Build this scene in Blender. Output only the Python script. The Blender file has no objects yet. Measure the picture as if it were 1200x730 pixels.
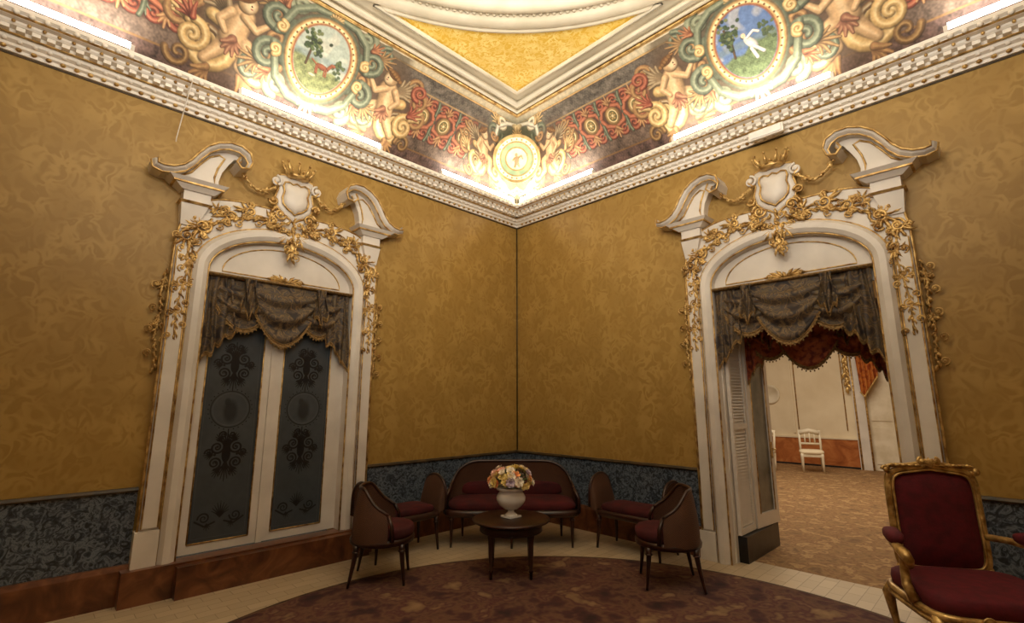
import bpy, math, random
import numpy as np
from mathutils import Vector, Matrix
random.seed(7); rng=np.random.RandomState(3)
SC=bpy.context.scene; COL=SC.collection
try:
    SC.view_settings.view_transform='Standard'; SC.view_settings.look='None'
except Exception: pass
pi=math.pi; sin=math.sin; cos=math.cos
# ------------------------------------------------------------------ helpers
def S2L(c):
    return tuple(((x/255.0)/12.92 if x/255.0<=.04045 else ((x/255.0+.055)/1.055)**2.4) for x in c)
class MB:
    def __init__(s): s.v=[];s.f=[];s.m=[];s.s=[]
    def add(s,vs,fs,mat=0,smooth=True,M=None):
        b=len(s.v)
        if M is not None: vs=[tuple(M@Vector(p)) for p in vs]
        s.v.extend([tuple(p) for p in vs])
        for f in fs: s.f.append(tuple(i+b for i in f)); s.m.append(mat); s.s.append(smooth)
    def box(s,x0,x1,y0,y1,z0,z1,mat=0,M=None):
        vs=[(x0,y0,z0),(x1,y0,z0),(x1,y1,z0),(x0,y1,z0),(x0,y0,z1),(x1,y0,z1),(x1,y1,z1),(x0,y1,z1)]
        s.add(vs,[(0,3,2,1),(4,5,6,7),(0,1,5,4),(1,2,6,5),(2,3,7,6),(3,0,4,7)],mat,False,M)
    def taper(s,b,t,z0,z1,mat=0):
        vs=[(b[0],b[2],z0),(b[1],b[2],z0),(b[1],b[3],z0),(b[0],b[3],z0),(t[0],t[2],z1),(t[1],t[2],z1),(t[1],t[3],z1),(t[0],t[3],z1)]
        s.add(vs,[(0,3,2,1),(4,5,6,7),(0,1,5,4),(1,2,6,5),(2,3,7,6),(3,0,4,7)],mat,False)
    def lathe(s,prof,n=24,c=(0,0,0),mat=0,M=None,flute=0,sx=1,sy=1,cap=True):
        vs=[];fs=[]
        for (r,z) in prof:
            for i in range(n):
                a=2*pi*i/n; rr=r*(1+flute*(1 if i%2 else -1))
                vs.append((c[0]+rr*cos(a)*sx,c[1]+rr*sin(a)*sy,c[2]+z))
        for k in range(len(prof)-1):
            for i in range(n):
                j=(i+1)%n; fs.append((k*n+i,k*n+j,(k+1)*n+j,(k+1)*n+i))
        if cap and prof[0][0]>1e-4: fs.append(tuple(range(n))[::-1])
        if cap and prof[-1][0]>1e-4: fs.append(tuple((len(prof)-1)*n+i for i in range(n)))
        s.add(vs,fs,mat,True,M)
    def tube(s,pts,rad,n=6,mat=0,closed=False,M=None):
        P=[Vector(p) for p in pts]; N=len(P)
        if not hasattr(rad,'__len__'): rad=[rad]*N
        vs=[];fs=[]; up=None
        for i in range(N):
            if closed: t=P[(i+1)%N]-P[i-1]
            else: t=P[min(i+1,N-1)]-P[max(i-1,0)]
            if t.length<1e-9: t=Vector((0,0,1))
            t.normalize()
            if up is None:
                up=Vector((0,1,0)) if abs(t.y)<.9 else Vector((1,0,0))
            a=up-t*up.dot(t)
            if a.length<1e-6: a=t.orthogonal()
            a.normalize(); up=a; b=t.cross(a)
            for k in range(n):
                q=2*pi*k/n; vs.append(tuple(P[i]+(a*cos(q)+b*sin(q))*rad[i]))
        for i in range(N if closed else N-1):
            for k in range(n):
                j=(k+1)%n; i2=(i+1)%N; fs.append((i*n+k,i*n+j,i2*n+j,i2*n+k))
        if not closed: fs.append(tuple(range(n))[::-1]); fs.append(tuple((N-1)*n+k for k in range(n)))
        s.add(vs,fs,mat,True,M)
    def sell(s,c,h,e=1.0,e2=None,mat=0,nu=24,nv=12,M=None):
        if e2 is None: e2=e
        vs=[];fs=[]
        g=lambda x,p: math.copysign(abs(x)**p,x)
        for j in range(nv+1):
            v=-pi/2+pi*j/nv
            for i in range(nu):
                u=2*pi*i/nu
                vs.append((c[0]+h[0]*g(cos(v),e2)*g(cos(u),e),c[1]+h[1]*g(cos(v),e2)*g(sin(u),e),c[2]+h[2]*g(sin(v),e2)))
        for j in range(nv):
            for i in range(nu):
                k=(i+1)%nu; fs.append((j*nu+i,j*nu+k,(j+1)*nu+k,(j+1)*nu+i))
        s.add(vs,fs,mat,True,M)
    def prism(s,poly,y0,y1,mat=0,M=None,smooth=False):
        n=len(poly); vs=[(p[0],y0,p[1]) for p in poly]+[(p[0],y1,p[1]) for p in poly]
        fs=[tuple(range(n)),tuple(range(2*n-1,n-1,-1))]+[(i,n+i,n+(i+1)%n,(i+1)%n) for i in range(n)]
        s.add(vs,fs,mat,smooth,M)
    def grid(s,fn,nu,nv,mat=0,smooth=True):
        vs=[fn(i/nu,j/nv) for j in range(nv+1) for i in range(nu+1)]
        fs=[(j*(nu+1)+i,j*(nu+1)+i+1,(j+1)*(nu+1)+i+1,(j+1)*(nu+1)+i) for j in range(nv) for i in range(nu)]
        s.add(vs,fs,mat,smooth)
    def leaf(s,u,z,a,L,W,out=.1,mat=0,curl=.6,h=.03):
        x,zz=u,z; n=5; aa=a
        rows=[]
        wd=[.25,.9,.65,.95,.45,0]
        for k in range(n+1):
            t=k/n
            rows.append((x,zz,aa,wd[k]*W/2,out+h*math.sin(pi*min(1,t*.8+.2))))
            aa+=curl/n; x+=cos(aa)*L/n; zz+=sin(aa)*L/n
        vs=[]
        for (x,zz,q,w,o) in rows:
            nx,nz=-sin(q),cos(q)
            vs+= [(x+nx*w,out-.008,zz+nz*w),(x,o,zz),(x-nx*w,out-.008,zz-nz*w)]
        fs=[]
        for k in range(n):
            b=3*k; fs+=[(b,b+1,b+4,b+3),(b+1,b+2,b+5,b+4)]
        s.add(vs,fs,mat,True)
    def curl(s,u,z,r,a0,turns,d,rad,out=.1,mat=0):
        pts=[];rr=[];N=int(10*turns)+4
        for i in range(N):
            t=i/(N-1); q=a0+d*turns*2*pi*t; R=r*(1-.85*t)
            pts.append((u+R*cos(q),out+.01*t,z+R*sin(q))); rr.append(rad*(.75-.25*t))
        s.tube(pts,rr,6,mat)
        s.sell((u,out+.008,z),(rad*1.3,rad*1.1,rad*1.3),1,1,mat,8,6)
    def cluster(s,u,z,a,k,sg,out=.11,mat=0,seed=0):
        R=random.Random(seed); out=out-.018
        s.curl(u,z,.065*k,a+pi,1.7,sg,.017*k,out,mat)
        for j in range(7):
            q=a+(j-3)*.40+R.uniform(-.15,.15); l=(.145-.022*abs(j-3))*k*R.uniform(.8,1.15)
            s.leaf(u+cos(q)*.04*k,z+sin(q)*.04*k,q,l,.036*k,out,mat,curl=(j-3)*.45+R.uniform(-.3,.3),h=.022)
        s.curl(u+cos(a+1.2)*.09*k,z+sin(a+1.2)*.09*k,.040*k,a,1.5,-sg,.012*k,out,mat)
        s.curl(u+cos(a-1.2)*.09*k,z+sin(a-1.2)*.09*k,.034*k,a,1.5,sg,.012*k,out,mat)
    def run(s,path,L=.09,W=.045,step=.05,seed=0,out=.1,mat=0,stem=.007,curls=True):
        R=random.Random(seed)
        P=[Vector((p[0],p[1])) for p in path]; 
        s.tube([(p.x,out,p.y) for p in P],stem,6,mat)
        k=0
        for i in range(len(P)-1):
            d=P[i+1]-P[i]; n=max(1,int(d.length/step)); a=math.atan2(d.y,d.x)
            for j in range(n):
                q=P[i]+d*(j/n); sg=1 if k%2 else -1; l=L*R.uniform(.7,1.2)
                s.leaf(q.x,q.y,a+sg*R.uniform(.5,1.1),l,W*R.uniform(.7,1.1),out,mat,curl=-sg*R.uniform(.6,1.8),h=.022)
                if curls and k%3==2:
                    s.curl(q.x-sin(a)*sg*.05,q.y+cos(a)*sg*.05,.036,a,1.3,sg,.009,out+.003,mat)
                if k%4==0: s.sell((q.x,out+.012,q.y),(.012,.010,.012),1,1,mat,8,6)
                k+=1
    def obj(s,name,mats,parent=None,loc=(0,0,0),rot=(0,0,0),label=None,kind=None,cat=None,bevel=0,autosm=True):
        me=bpy.data.meshes.new(name); me.from_pydata(s.v,[],s.f); 
        for m in (mats if isinstance(mats,(list,tuple)) else [mats]): me.materials.append(m)
        me.polygons.foreach_set('material_index',s.m); me.polygons.foreach_set('use_smooth',s.s); me.update()
        o=bpy.data.objects.new(name,me); COL.objects.link(o); o.location=loc; o.rotation_euler=rot
        if parent: o.parent=parent
        if label:o['label']=label
        if kind:o['kind']=kind
        if cat:o['category']=cat
        if bevel:
            b=o.modifiers.new('bevel','BEVEL'); b.width=bevel; b.segments=2; b.limit_method='ANGLE'; b.angle_limit=.6
        return o
def thing(name,label,cat,loc=(0,0,0),rz=0,group=None):
    e=bpy.data.objects.new(name,None); COL.objects.link(e); e.location=loc; e.rotation_euler=(0,0,rz); e.empty_display_size=.1
    e['label']=label; e['category']=cat
    if group: e['group']=group
    return e
def clone(root,loc,rz,label=None):
    def cp(o,par):
        c=o.copy(); COL.objects.link(c); c.parent=par
        for ch in [x for x in bpy.data.objects if x.parent==o and x.name in names]: cp(ch,c)
        return c
    names=set(x.name for x in bpy.data.objects)
    r=cp(root,None); r.location=loc; r.rotation_euler=(0,0,rz)
    if label:r['label']=label
    return r
# ------------------------------------------------------------------ materials
def newmat(n):
    m=bpy.data.materials.new(n); m.use_nodes=True; nt=m.node_tree; return m,nt,nt.nodes['Principled BSDF']
def lnk(nt,a,b): nt.links.new(a,b)
def ramp(nt,stops,interp='LINEAR'):
    r=nt.nodes.new('ShaderNodeValToRGB'); r.color_ramp.interpolation=interp; el=r.color_ramp.elements
    while len(el)<len(stops): el.new(.5)
    for e,(p,c) in zip(el,stops): e.position=p; e.color=(*c,1)
    return r
def noisemat(n,stops,scale=8,rough=.5,metal=0,bump=0,detail=4,dist=0,bscale=None,coat=0,sheen=0):
    m,nt,b=newmat(n); tc=nt.nodes.new('ShaderNodeTexCoord'); no=nt.nodes.new('ShaderNodeTexNoise')
    no.inputs['Scale'].default_value=scale; no.inputs['Detail'].default_value=detail; no.inputs['Distortion'].default_value=dist
    lnk(nt,tc.outputs['Object'],no.inputs['Vector']); r=ramp(nt,stops); lnk(nt,no.outputs['Fac'],r.inputs[0]); lnk(nt,r.outputs[0],b.inputs['Base Color'])
    b.inputs['Roughness'].default_value=rough; b.inputs['Metallic'].default_value=metal
    if coat: b.inputs['Coat Weight'].default_value=coat
    if sheen: b.inputs['Sheen Weight'].default_value=sheen
    if bump:
        n2=nt.nodes.new('ShaderNodeTexNoise'); n2.inputs['Scale'].default_value=bscale or scale*4; lnk(nt,tc.outputs['Object'],n2.inputs['Vector'])
        bp=nt.nodes.new('ShaderNodeBump'); bp.inputs['Strength'].default_value=bump; bp.inputs['Distance'].default_value=.01
        lnk(nt,n2.outputs['Fac'],bp.inputs['Height']); lnk(nt,bp.outputs[0],b.inputs['Normal'])
    return m
def two(c1,c2,a=.35,b=.65): return [(a,S2L(c1)),(b,S2L(c2))]
m_white=noisemat('painted_white',two((208,200,190),(224,216,206)),3,.45)
m_cornice=noisemat('cornice_white',two((236,228,214),(246,240,230)),3,.5)
m_cream=noisemat('cream_plaster',two((208,198,174),(226,216,194)),3,.7)
m_stone=noisemat('stone_grey',two((178,168,146),(202,190,166)),2,.7)
m_gold=noisemat('gilding',two((140,102,50),(222,186,118)),14,.36,.48,.25)
m_goldd=noisemat('dark_gilding',two((112,76,26),(176,132,60)),14,.4,.7,.25)
m_woodd=noisemat('dark_mahogany',two((34,15,9),(58,28,18)),5,.35,0,0,6,1.5,coat=.1)
m_red=noisemat('burgundy_velvet',two((54,4,9),(78,7,13)),6,.9,0,.1)
m_redb=noisemat('crimson_damask',two((76,5,20),(96,9,26)),18,.85,0,.1)
m_orangem=noisemat('orange_marble',[(.25,S2L((58,30,18))),(.5,S2L((100,58,34))),(.75,S2L((134,86,54)))],4,.3,0,0,8,1.8)
m_orangef=noisemat('ochre_marble',[(.25,S2L((140,74,34))),(.5,S2L((176,104,54))),(.75,S2L((196,130,76)))],3,.4,0,0,8,1.8)
m_dado=noisemat('blue_marble',[(.36,S2L((26,33,42))),(.48,S2L((60,70,82))),(.58,S2L((112,122,134))),(.68,S2L((40,48,60)))],17,.3,0,0,8,2.0)
m_black=noisemat('black_marble',two((14,14,15),(40,40,42)),8,.3)
m_dark=noisemat('dark_trim',two((44,34,20),(76,58,32)),8,.5)
m_porc=noisemat('porcelain',two((230,226,220),(246,244,240)),4,.25)
m_green=noisemat('leaf_green',two((44,66,32),(104,124,70)),12,.6)
m_whitew=noisemat('white_lacquer',two((210,196,168),(230,218,196)),4,.5)
m_tape=noisemat('peach_wall',two((222,204,172),(234,218,188)),2,.7)
m_wood,nt,b=newmat('woven_cane'); tc=nt.nodes.new('ShaderNodeTexCoord'); ck=nt.nodes.new('ShaderNodeTexChecker'); ck.inputs['Scale'].default_value=150; ck.inputs[1].default_value=(*S2L((98,64,42)),1); ck.inputs[2].default_value=(*S2L((66,40,27)),1)
nz=nt.nodes.new('ShaderNodeTexNoise'); nz.inputs['Scale'].default_value=4; lnk(nt,tc.outputs['Object'],nz.inputs['Vector']); lnk(nt,tc.outputs['Object'],ck.inputs['Vector'])
hv=nt.nodes.new('ShaderNodeHueSaturation'); mt=nt.nodes.new('ShaderNodeMath'); mt.operation='MULTIPLY_ADD'; mt.inputs[1].default_value=.6; mt.inputs[2].default_value=.65; lnk(nt,nz.outputs['Fac'],mt.inputs[0]); lnk(nt,mt.outputs[0],hv.inputs['Value']); lnk(nt,ck.outputs['Color'],hv.inputs['Color']); lnk(nt,hv.outputs[0],b.inputs['Base Color']); b.inputs['Roughness'].default_value=.75
def emis(n,c,s):
    m,nt,b=newmat(n); b.inputs['Base Color'].default_value=(*c,1); b.inputs['Emission Color'].default_value=(*c,1); b.inputs['Emission Strength'].default_value=s; return m
m_led=emis('warm_tube',(1,.93,.80),12)
def damask(name,c1,c2,scale,rough,soft=.03,plane='wall',vv=.3,base=.4):
    m,nt,b=newmat(name); N=nt.nodes; g=N.new('ShaderNodeNewGeometry'); sp=N.new('ShaderNodeSeparateXYZ'); lnk(nt,g.outputs['Position'],sp.inputs[0])
    def ma(op,a,bv=None):
        x=N.new('ShaderNodeMath'); x.operation=op
        for i,q in enumerate([a,bv]):
            if q is None: continue
            if isinstance(q,(int,float)): x.inputs[i].default_value=q
            else: lnk(nt,q,x.inputs[i])
        return x.outputs[0]
    if plane=='wall': s=ma('ADD',sp.outputs[0],sp.outputs[1]); z=sp.outputs[2]
    else: s=sp.outputs[0]; z=sp.outputs[1]
    c=N.new('ShaderNodeCombineXYZ'); lnk(nt,s,c.inputs[0]); lnk(nt,ma('MULTIPLY',z,.85),c.inputs[1])
    no=N.new('ShaderNodeTexNoise'); no.inputs['Scale'].default_value=scale; no.inputs['Detail'].default_value=1.5; no.inputs['Distortion'].default_value=1.0; no.inputs['Roughness'].default_value=.5; lnk(nt,c.outputs[0],no.inputs['Vector'])
    band=ma('PINGPONG',ma('MULTIPLY',no.outputs['Fac'],3.0),.5)
    r=ramp(nt,[(.5-soft,(0,0,0)),(.5+soft,(1,1,1))]); lnk(nt,ma('MULTIPLY',band,2.0),r.inputs[0])
    n3=N.new('ShaderNodeTexNoise'); n3.inputs['Scale'].default_value=scale*.45; n3.inputs['Detail'].default_value=1; lnk(nt,c.outputs[0],n3.inputs['Vector'])
    r3=ramp(nt,[(.42,(base,base,base)),(.60,(1,1,1))]); lnk(nt,n3.outputs['Fac'],r3.inputs[0])
    fac=ma('MULTIPLY',r.outputs[0],r3.outputs[0])
    n2=N.new('ShaderNodeTexNoise'); n2.inputs['Scale'].default_value=1.2; lnk(nt,g.outputs['Position'],n2.inputs['Vector'])
    mx=N.new('ShaderNodeMix'); mx.data_type='RGBA'; lnk(nt,fac,mx.inputs[0]); mx.inputs[6].default_value=(*S2L(c1),1); mx.inputs[7].default_value=(*S2L(c2),1)
    hv=N.new('ShaderNodeHueSaturation'); lnk(nt,mx.outputs[2],hv.inputs['Color']); lnk(nt,ma('ADD',ma('MULTIPLY',n2.outputs['Fac'],vv),1-vv/2),hv.inputs['Value'])
    lnk(nt,hv.outputs[0],b.inputs['Base Color']); b.inputs['Roughness'].default_value=rough
    return m
m_dam=damask('gold_damask',(152,118,54),(170,136,70),8.5,.52,.28,'wall',.25,.35)
m_spand=damask('gold_arabesque',(232,186,56),(250,222,130),16,.6,.18,'ceil',.1,.5)
m_curt=noisemat('valance_brocade',[(.36,S2L((46,38,36))),(.46,S2L((88,70,50))),(.52,S2L((120,98,64))),(.56,S2L((62,56,58))),(.64,S2L((94,78,54)))],11,.65,0,.12,2.5,1.0)
m_curtr=noisemat('red_valance',[(.4,S2L((104,34,20))),(.55,S2L((160,84,42)))],20,.7,0,.2)
m_draper=noisemat('orange_drape',[(.4,S2L((150,62,22))),(.55,S2L((206,130,56)))],10,.7,0,.2)
m_fringe=noisemat('gold_fringe',two((104,78,42),(158,124,72)),60,.7,.2,.4)
def carpet(name,stops,scale,dist=1.0,det=4):
    m,nt,b=newmat(name); g=nt.nodes.new('ShaderNodeNewGeometry'); n1=nt.nodes.new('ShaderNodeTexNoise'); n1.inputs['Scale'].default_value=scale; n1.inputs['Detail'].default_value=det; n1.inputs['Distortion'].default_value=dist; n1.inputs['Roughness'].default_value=.6
    lnk(nt,g.outputs['Position'],n1.inputs['Vector']); r=ramp(nt,stops); lnk(nt,n1.outputs['Fac'],r.inputs[0]); lnk(nt,r.outputs[0],b.inputs['Base Color']); b.inputs['Roughness'].default_value=.95
    n2=nt.nodes.new('ShaderNodeTexNoise'); n2.inputs['Scale'].default_value=220; bp=nt.nodes.new('ShaderNodeBump'); bp.inputs['Strength'].default_value=.3; bp.inputs['Distance'].default_value=.005; lnk(nt,g.outputs['Position'],n2.inputs['Vector']); lnk(nt,n2.outputs['Fac'],bp.inputs['Height']); lnk(nt,bp.outputs[0],b.inputs['Normal'])
    return m
m_rug=carpet('dark_floral_carpet',[(.30,S2L((44,24,24))),(.42,S2L((72,38,36))),(.50,S2L((104,72,52))),(.56,S2L((80,40,40))),(.63,S2L((120,92,64))),(.72,S2L((142,112,80)))],3.6,.2,3)
m_rugrim=carpet('rug_border',[(.4,S2L((60,38,28))),(.6,S2L((100,70,46)))],5)
m_carp=carpet('floral_carpet',[(.34,S2L((112,82,52))),(.45,S2L((146,112,70))),(.52,S2L((122,86,54))),(.60,S2L((168,134,88))),(.7,S2L((128,94,60)))],5.2,.3,3)
m_floor,nt,b=newmat('travertine_blocks'); g=nt.nodes.new('ShaderNodeNewGeometry'); mp=nt.nodes.new('ShaderNodeMapping'); mp.inputs['Rotation'].default_value=(0,0,0); lnk(nt,g.outputs['Position'],mp.inputs[0])
bk=nt.nodes.new('ShaderNodeTexBrick'); bk.inputs['Scale'].default_value=1; bk.inputs['Brick Width'].default_value=.22; bk.inputs['Row Height'].default_value=.11; bk.inputs['Mortar Size'].default_value=.003
bk.inputs['Color1'].default_value=(*S2L((194,174,144)),1); bk.inputs['Color2'].default_value=(*S2L((178,158,128)),1); bk.inputs['Mortar'].default_value=(*S2L((146,126,98)),1)
lnk(nt,mp.outputs[0],bk.inputs['Vector']); lnk(nt,bk.outputs['Color'],b.inputs['Base Color']); b.inputs['Roughness'].default_value=.4
def vcol(name,rough=.6,spec=.3,k=.5,sc=9):
    m,nt,b=newmat(name); a=nt.nodes.new('ShaderNodeAttribute'); a.attribute_name='Col'; n=nt.nodes.new('ShaderNodeTexNoise'); n.inputs['Scale'].default_value=sc; n.inputs['Detail'].default_value=6
    hv=nt.nodes.new('ShaderNodeHueSaturation'); mt=nt.nodes.new('ShaderNodeMath'); mt.operation='MULTIPLY_ADD'; mt.inputs[1].default_value=k; mt.inputs[2].default_value=1-k/2
    g=nt.nodes.new('ShaderNodeNewGeometry'); lnk(nt,g.outputs['Position'],n.inputs['Vector'])
    lnk(nt,n.outputs['Fac'],mt.inputs[0]); lnk(nt,mt.outputs[0],hv.inputs['Value']); lnk(nt,a.outputs['Color'],hv.inputs['Color']); lnk(nt,hv.outputs[0],b.inputs['Base Color']); b.inputs['Roughness'].default_value=rough; return m
m_fresco=vcol('fresco_paint',.7,.3,.9,22); m_glass=vcol('etched_glass',.3)
# ------------------------------------------------------------------ painter (pattern -> vertex colours)
class Paint:
    def __init__(s,X,Y,base): s.X=X; s.Y=Y; s.C=np.tile(np.array(base,float),(len(X),1)); s.k=1.0
    def bb(s,x,y,r,ry=None):
        ry=ry or r; return np.nonzero((abs(s.X-x)<r)&(abs(s.Y-y)<ry))[0]
    def mix(s,i,k,c): 
        k=np.clip(k,0,1)[:,None]; s.C[i]=s.C[i]*(1-k)+np.array(c)*k if not isinstance(c,np.ndarray) or c.ndim==1 else s.C[i]*(1-k)+c*k
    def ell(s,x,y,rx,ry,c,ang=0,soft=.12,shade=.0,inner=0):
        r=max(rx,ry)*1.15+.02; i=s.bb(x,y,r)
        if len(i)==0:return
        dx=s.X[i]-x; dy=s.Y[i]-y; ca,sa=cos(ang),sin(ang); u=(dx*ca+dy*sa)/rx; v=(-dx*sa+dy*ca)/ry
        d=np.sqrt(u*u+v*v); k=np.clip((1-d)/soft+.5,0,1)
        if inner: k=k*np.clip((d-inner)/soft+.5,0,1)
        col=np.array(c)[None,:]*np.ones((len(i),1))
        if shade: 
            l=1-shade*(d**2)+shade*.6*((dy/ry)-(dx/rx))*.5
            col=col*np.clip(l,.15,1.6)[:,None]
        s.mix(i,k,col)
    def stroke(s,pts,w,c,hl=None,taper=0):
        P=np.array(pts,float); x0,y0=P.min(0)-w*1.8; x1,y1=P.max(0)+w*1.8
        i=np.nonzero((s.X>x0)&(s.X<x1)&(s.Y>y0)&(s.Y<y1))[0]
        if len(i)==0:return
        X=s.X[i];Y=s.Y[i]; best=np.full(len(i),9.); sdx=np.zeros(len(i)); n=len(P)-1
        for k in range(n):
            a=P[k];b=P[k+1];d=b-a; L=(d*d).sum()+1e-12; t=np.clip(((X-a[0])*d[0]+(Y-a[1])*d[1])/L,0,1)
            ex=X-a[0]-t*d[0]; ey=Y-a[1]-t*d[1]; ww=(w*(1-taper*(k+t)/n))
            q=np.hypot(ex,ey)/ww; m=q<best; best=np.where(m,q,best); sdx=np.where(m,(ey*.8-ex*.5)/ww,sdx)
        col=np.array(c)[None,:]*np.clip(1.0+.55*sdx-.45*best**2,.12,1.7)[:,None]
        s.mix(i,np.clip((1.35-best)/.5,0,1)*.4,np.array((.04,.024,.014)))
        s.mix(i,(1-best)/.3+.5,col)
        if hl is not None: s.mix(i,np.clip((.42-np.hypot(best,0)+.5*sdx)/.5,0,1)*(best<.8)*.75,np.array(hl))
    def spiral(s,x,y,r,a0,turns,d,w,c,hl=None):
        pts=[]
        for k in range(int(14*turns)+3):
            t=k/(int(14*turns)+2); q=a0+d*2*pi*turns*t; R=r*(1-.85*t); pts.append((x+R*cos(q),y+R*sin(q)))
        s.stroke(pts,w*s.k,c,hl,.4)
    def fan(s,x,y,a,spread,L,n,w,c,hl=None,cv=.5):
        for k in range(n):
            q=a+spread*(k/(n-1)-.5); l=L*(1-.35*abs(k/(n-1)-.5)*2); b=q+cv*(k/(n-1)-.5)
            s.stroke([(x,y),(x+cos(q)*l*.55,y+sin(q)*l*.55),(x+cos(q)*l*.55+cos(b)*l*.45,y+sin(q)*l*.55+sin(b)*l*.45)],w*s.k,c,hl,.6)
def sn(X,Y,seed,f):
    r=np.random.RandomState(seed); o=np.zeros_like(X)
    for k in range(7):
        a=r.uniform(0,2*pi); ff=f*r.uniform(.6,2.2); o+=np.sin((X*cos(a)+Y*sin(a))*ff+r.uniform(0,6)+2*np.sin((X*sin(a)-Y*cos(a))*ff*.7+r.uniform(0,6)))
    return o/7
GOLD=S2L((202,162,96));GOLDH=S2L((242,218,160));GOLDD=S2L((124,90,52));RED=S2L((156,74,52));REDH=S2L((210,138,98));GRN=S2L((100,108,86));GRNH=S2L((168,172,140));FLE=S2L((204,162,110));FLH=S2L((230,198,150));CRM=S2L((216,198,158));SHD=S2L((96,74,56))
BR1=S2L((160,116,72))
def putto(p,x,y,f,k=1.0):
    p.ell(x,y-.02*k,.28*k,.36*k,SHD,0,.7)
    for (dx,dy,r,a,t,d) in ((-.30,.10,.10,0,1.4,1),(.28,.06,.08,pi,1.4,-1),(-.34,-.06,.09,pi/2,1.4,1),(.30,-.10,.09,0,1.3,1),(-.22,.24,.07,0,1.3,1),(.22,.24,.07,pi,1.3,-1)):
        p.spiral(x+f*dx*k,y+dy*k,r*k,a,t,d*f,.022*k,BR1,GOLD)
    p.spiral(x-f*.15*k,y-.17*k,.19*k,pi/2,1.5,-f,.040*k,GOLD,GOLDH)
    p.spiral(x-f*.15*k,y-.17*k,.10*k,pi/2,1.2,-f,.018*k,GOLDD,CRM)
    p.fan(x-f*.28*k,y-.08*k,pi/2+f*.6,1.4,.16*k,6,.022*k,GOLD,GOLDH)
    p.fan(x+f*.10*k,y-.30*k,-pi/2+f*.9,1.5,.18*k,6,.020*k,BR1,GOLD)
    p.fan(x-f*.12*k,y-.32*k,-pi/2-f*.5,1.3,.14*k,5,.020*k,BR1,GOLD)
    p.spiral(x+f*.22*k,y-.22*k,.10*k,0,1.3,f,.026*k,GOLD,GOLDH)
    p.spiral(x-f*.30*k,y-.30*k,.08*k,0,1.2,f,.020*k,GOLDD,GOLD)
    p.fan(x-f*.05*k,y+.08*k,pi/2+f*.9,1.0,.26*k,7,.024*k,S2L((150,124,88)),S2L((200,180,140)),.8)
    p.stroke([(x-f*.02*k,y-.05*k),(x+f*.12*k,y-.10*k),(x+f*.09*k,y-.24*k),(x+f*.14*k,y-.27*k)],.056*k,FLE,FLH,.4)
    p.stroke([(x-f*.03*k,y-.06*k),(x-f*.07*k,y-.17*k),(x-f*.15*k,y-.27*k)],.056*k,FLE,FLH,.4)
    p.stroke([(x-f*.01*k,y-.08*k),(x+f*.005*k,y+.02*k),(x+f*.02*k,y+.09*k)],.082*k,FLE,FLH,-.05)
    p.fan(x,y-.08*k,-pi/2,1.8,.12*k,6,.022*k,S2L((146,92,66)),S2L((204,154,108)))
    p.stroke([(x+f*.04*k,y+.10*k),(x+f*.13*k,y+.04*k),(x+f*.20*k,y+.12*k)],.034*k,FLE,FLH,.4)
    p.stroke([(x-f*.05*k,y+.10*k),(x-f*.11*k,y+.02*k),(x-f*.06*k,y-.05*k)],.034*k,FLE,FLH,.4)
    p.ell(x+f*.035*k,y+.20*k,.068*k,.074*k,FLE,0,shade=.7); p.ell(x+f*.05*k,y+.195*k,.040*k,.048*k,FLH,0,.5,shade=.3)
    p.ell(x+f*.015*k,y+.245*k,.066*k,.040*k,S2L((126,84,46)),f*.4,shade=.5)
    for a in range(6): p.ell(x+f*(-.05+.025*a)*k,y+(.208+.015*a)*k,.022*k,.022*k,S2L((150,106,58)),0,shade=.7)
    p.ell(x+f*.062*k,y+.20*k,.007*k,.007*k,S2L((60,34,18))); p.ell(x+f*.066*k,y+.178*k,.010*k,.005*k,S2L((150,70,50)))
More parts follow.
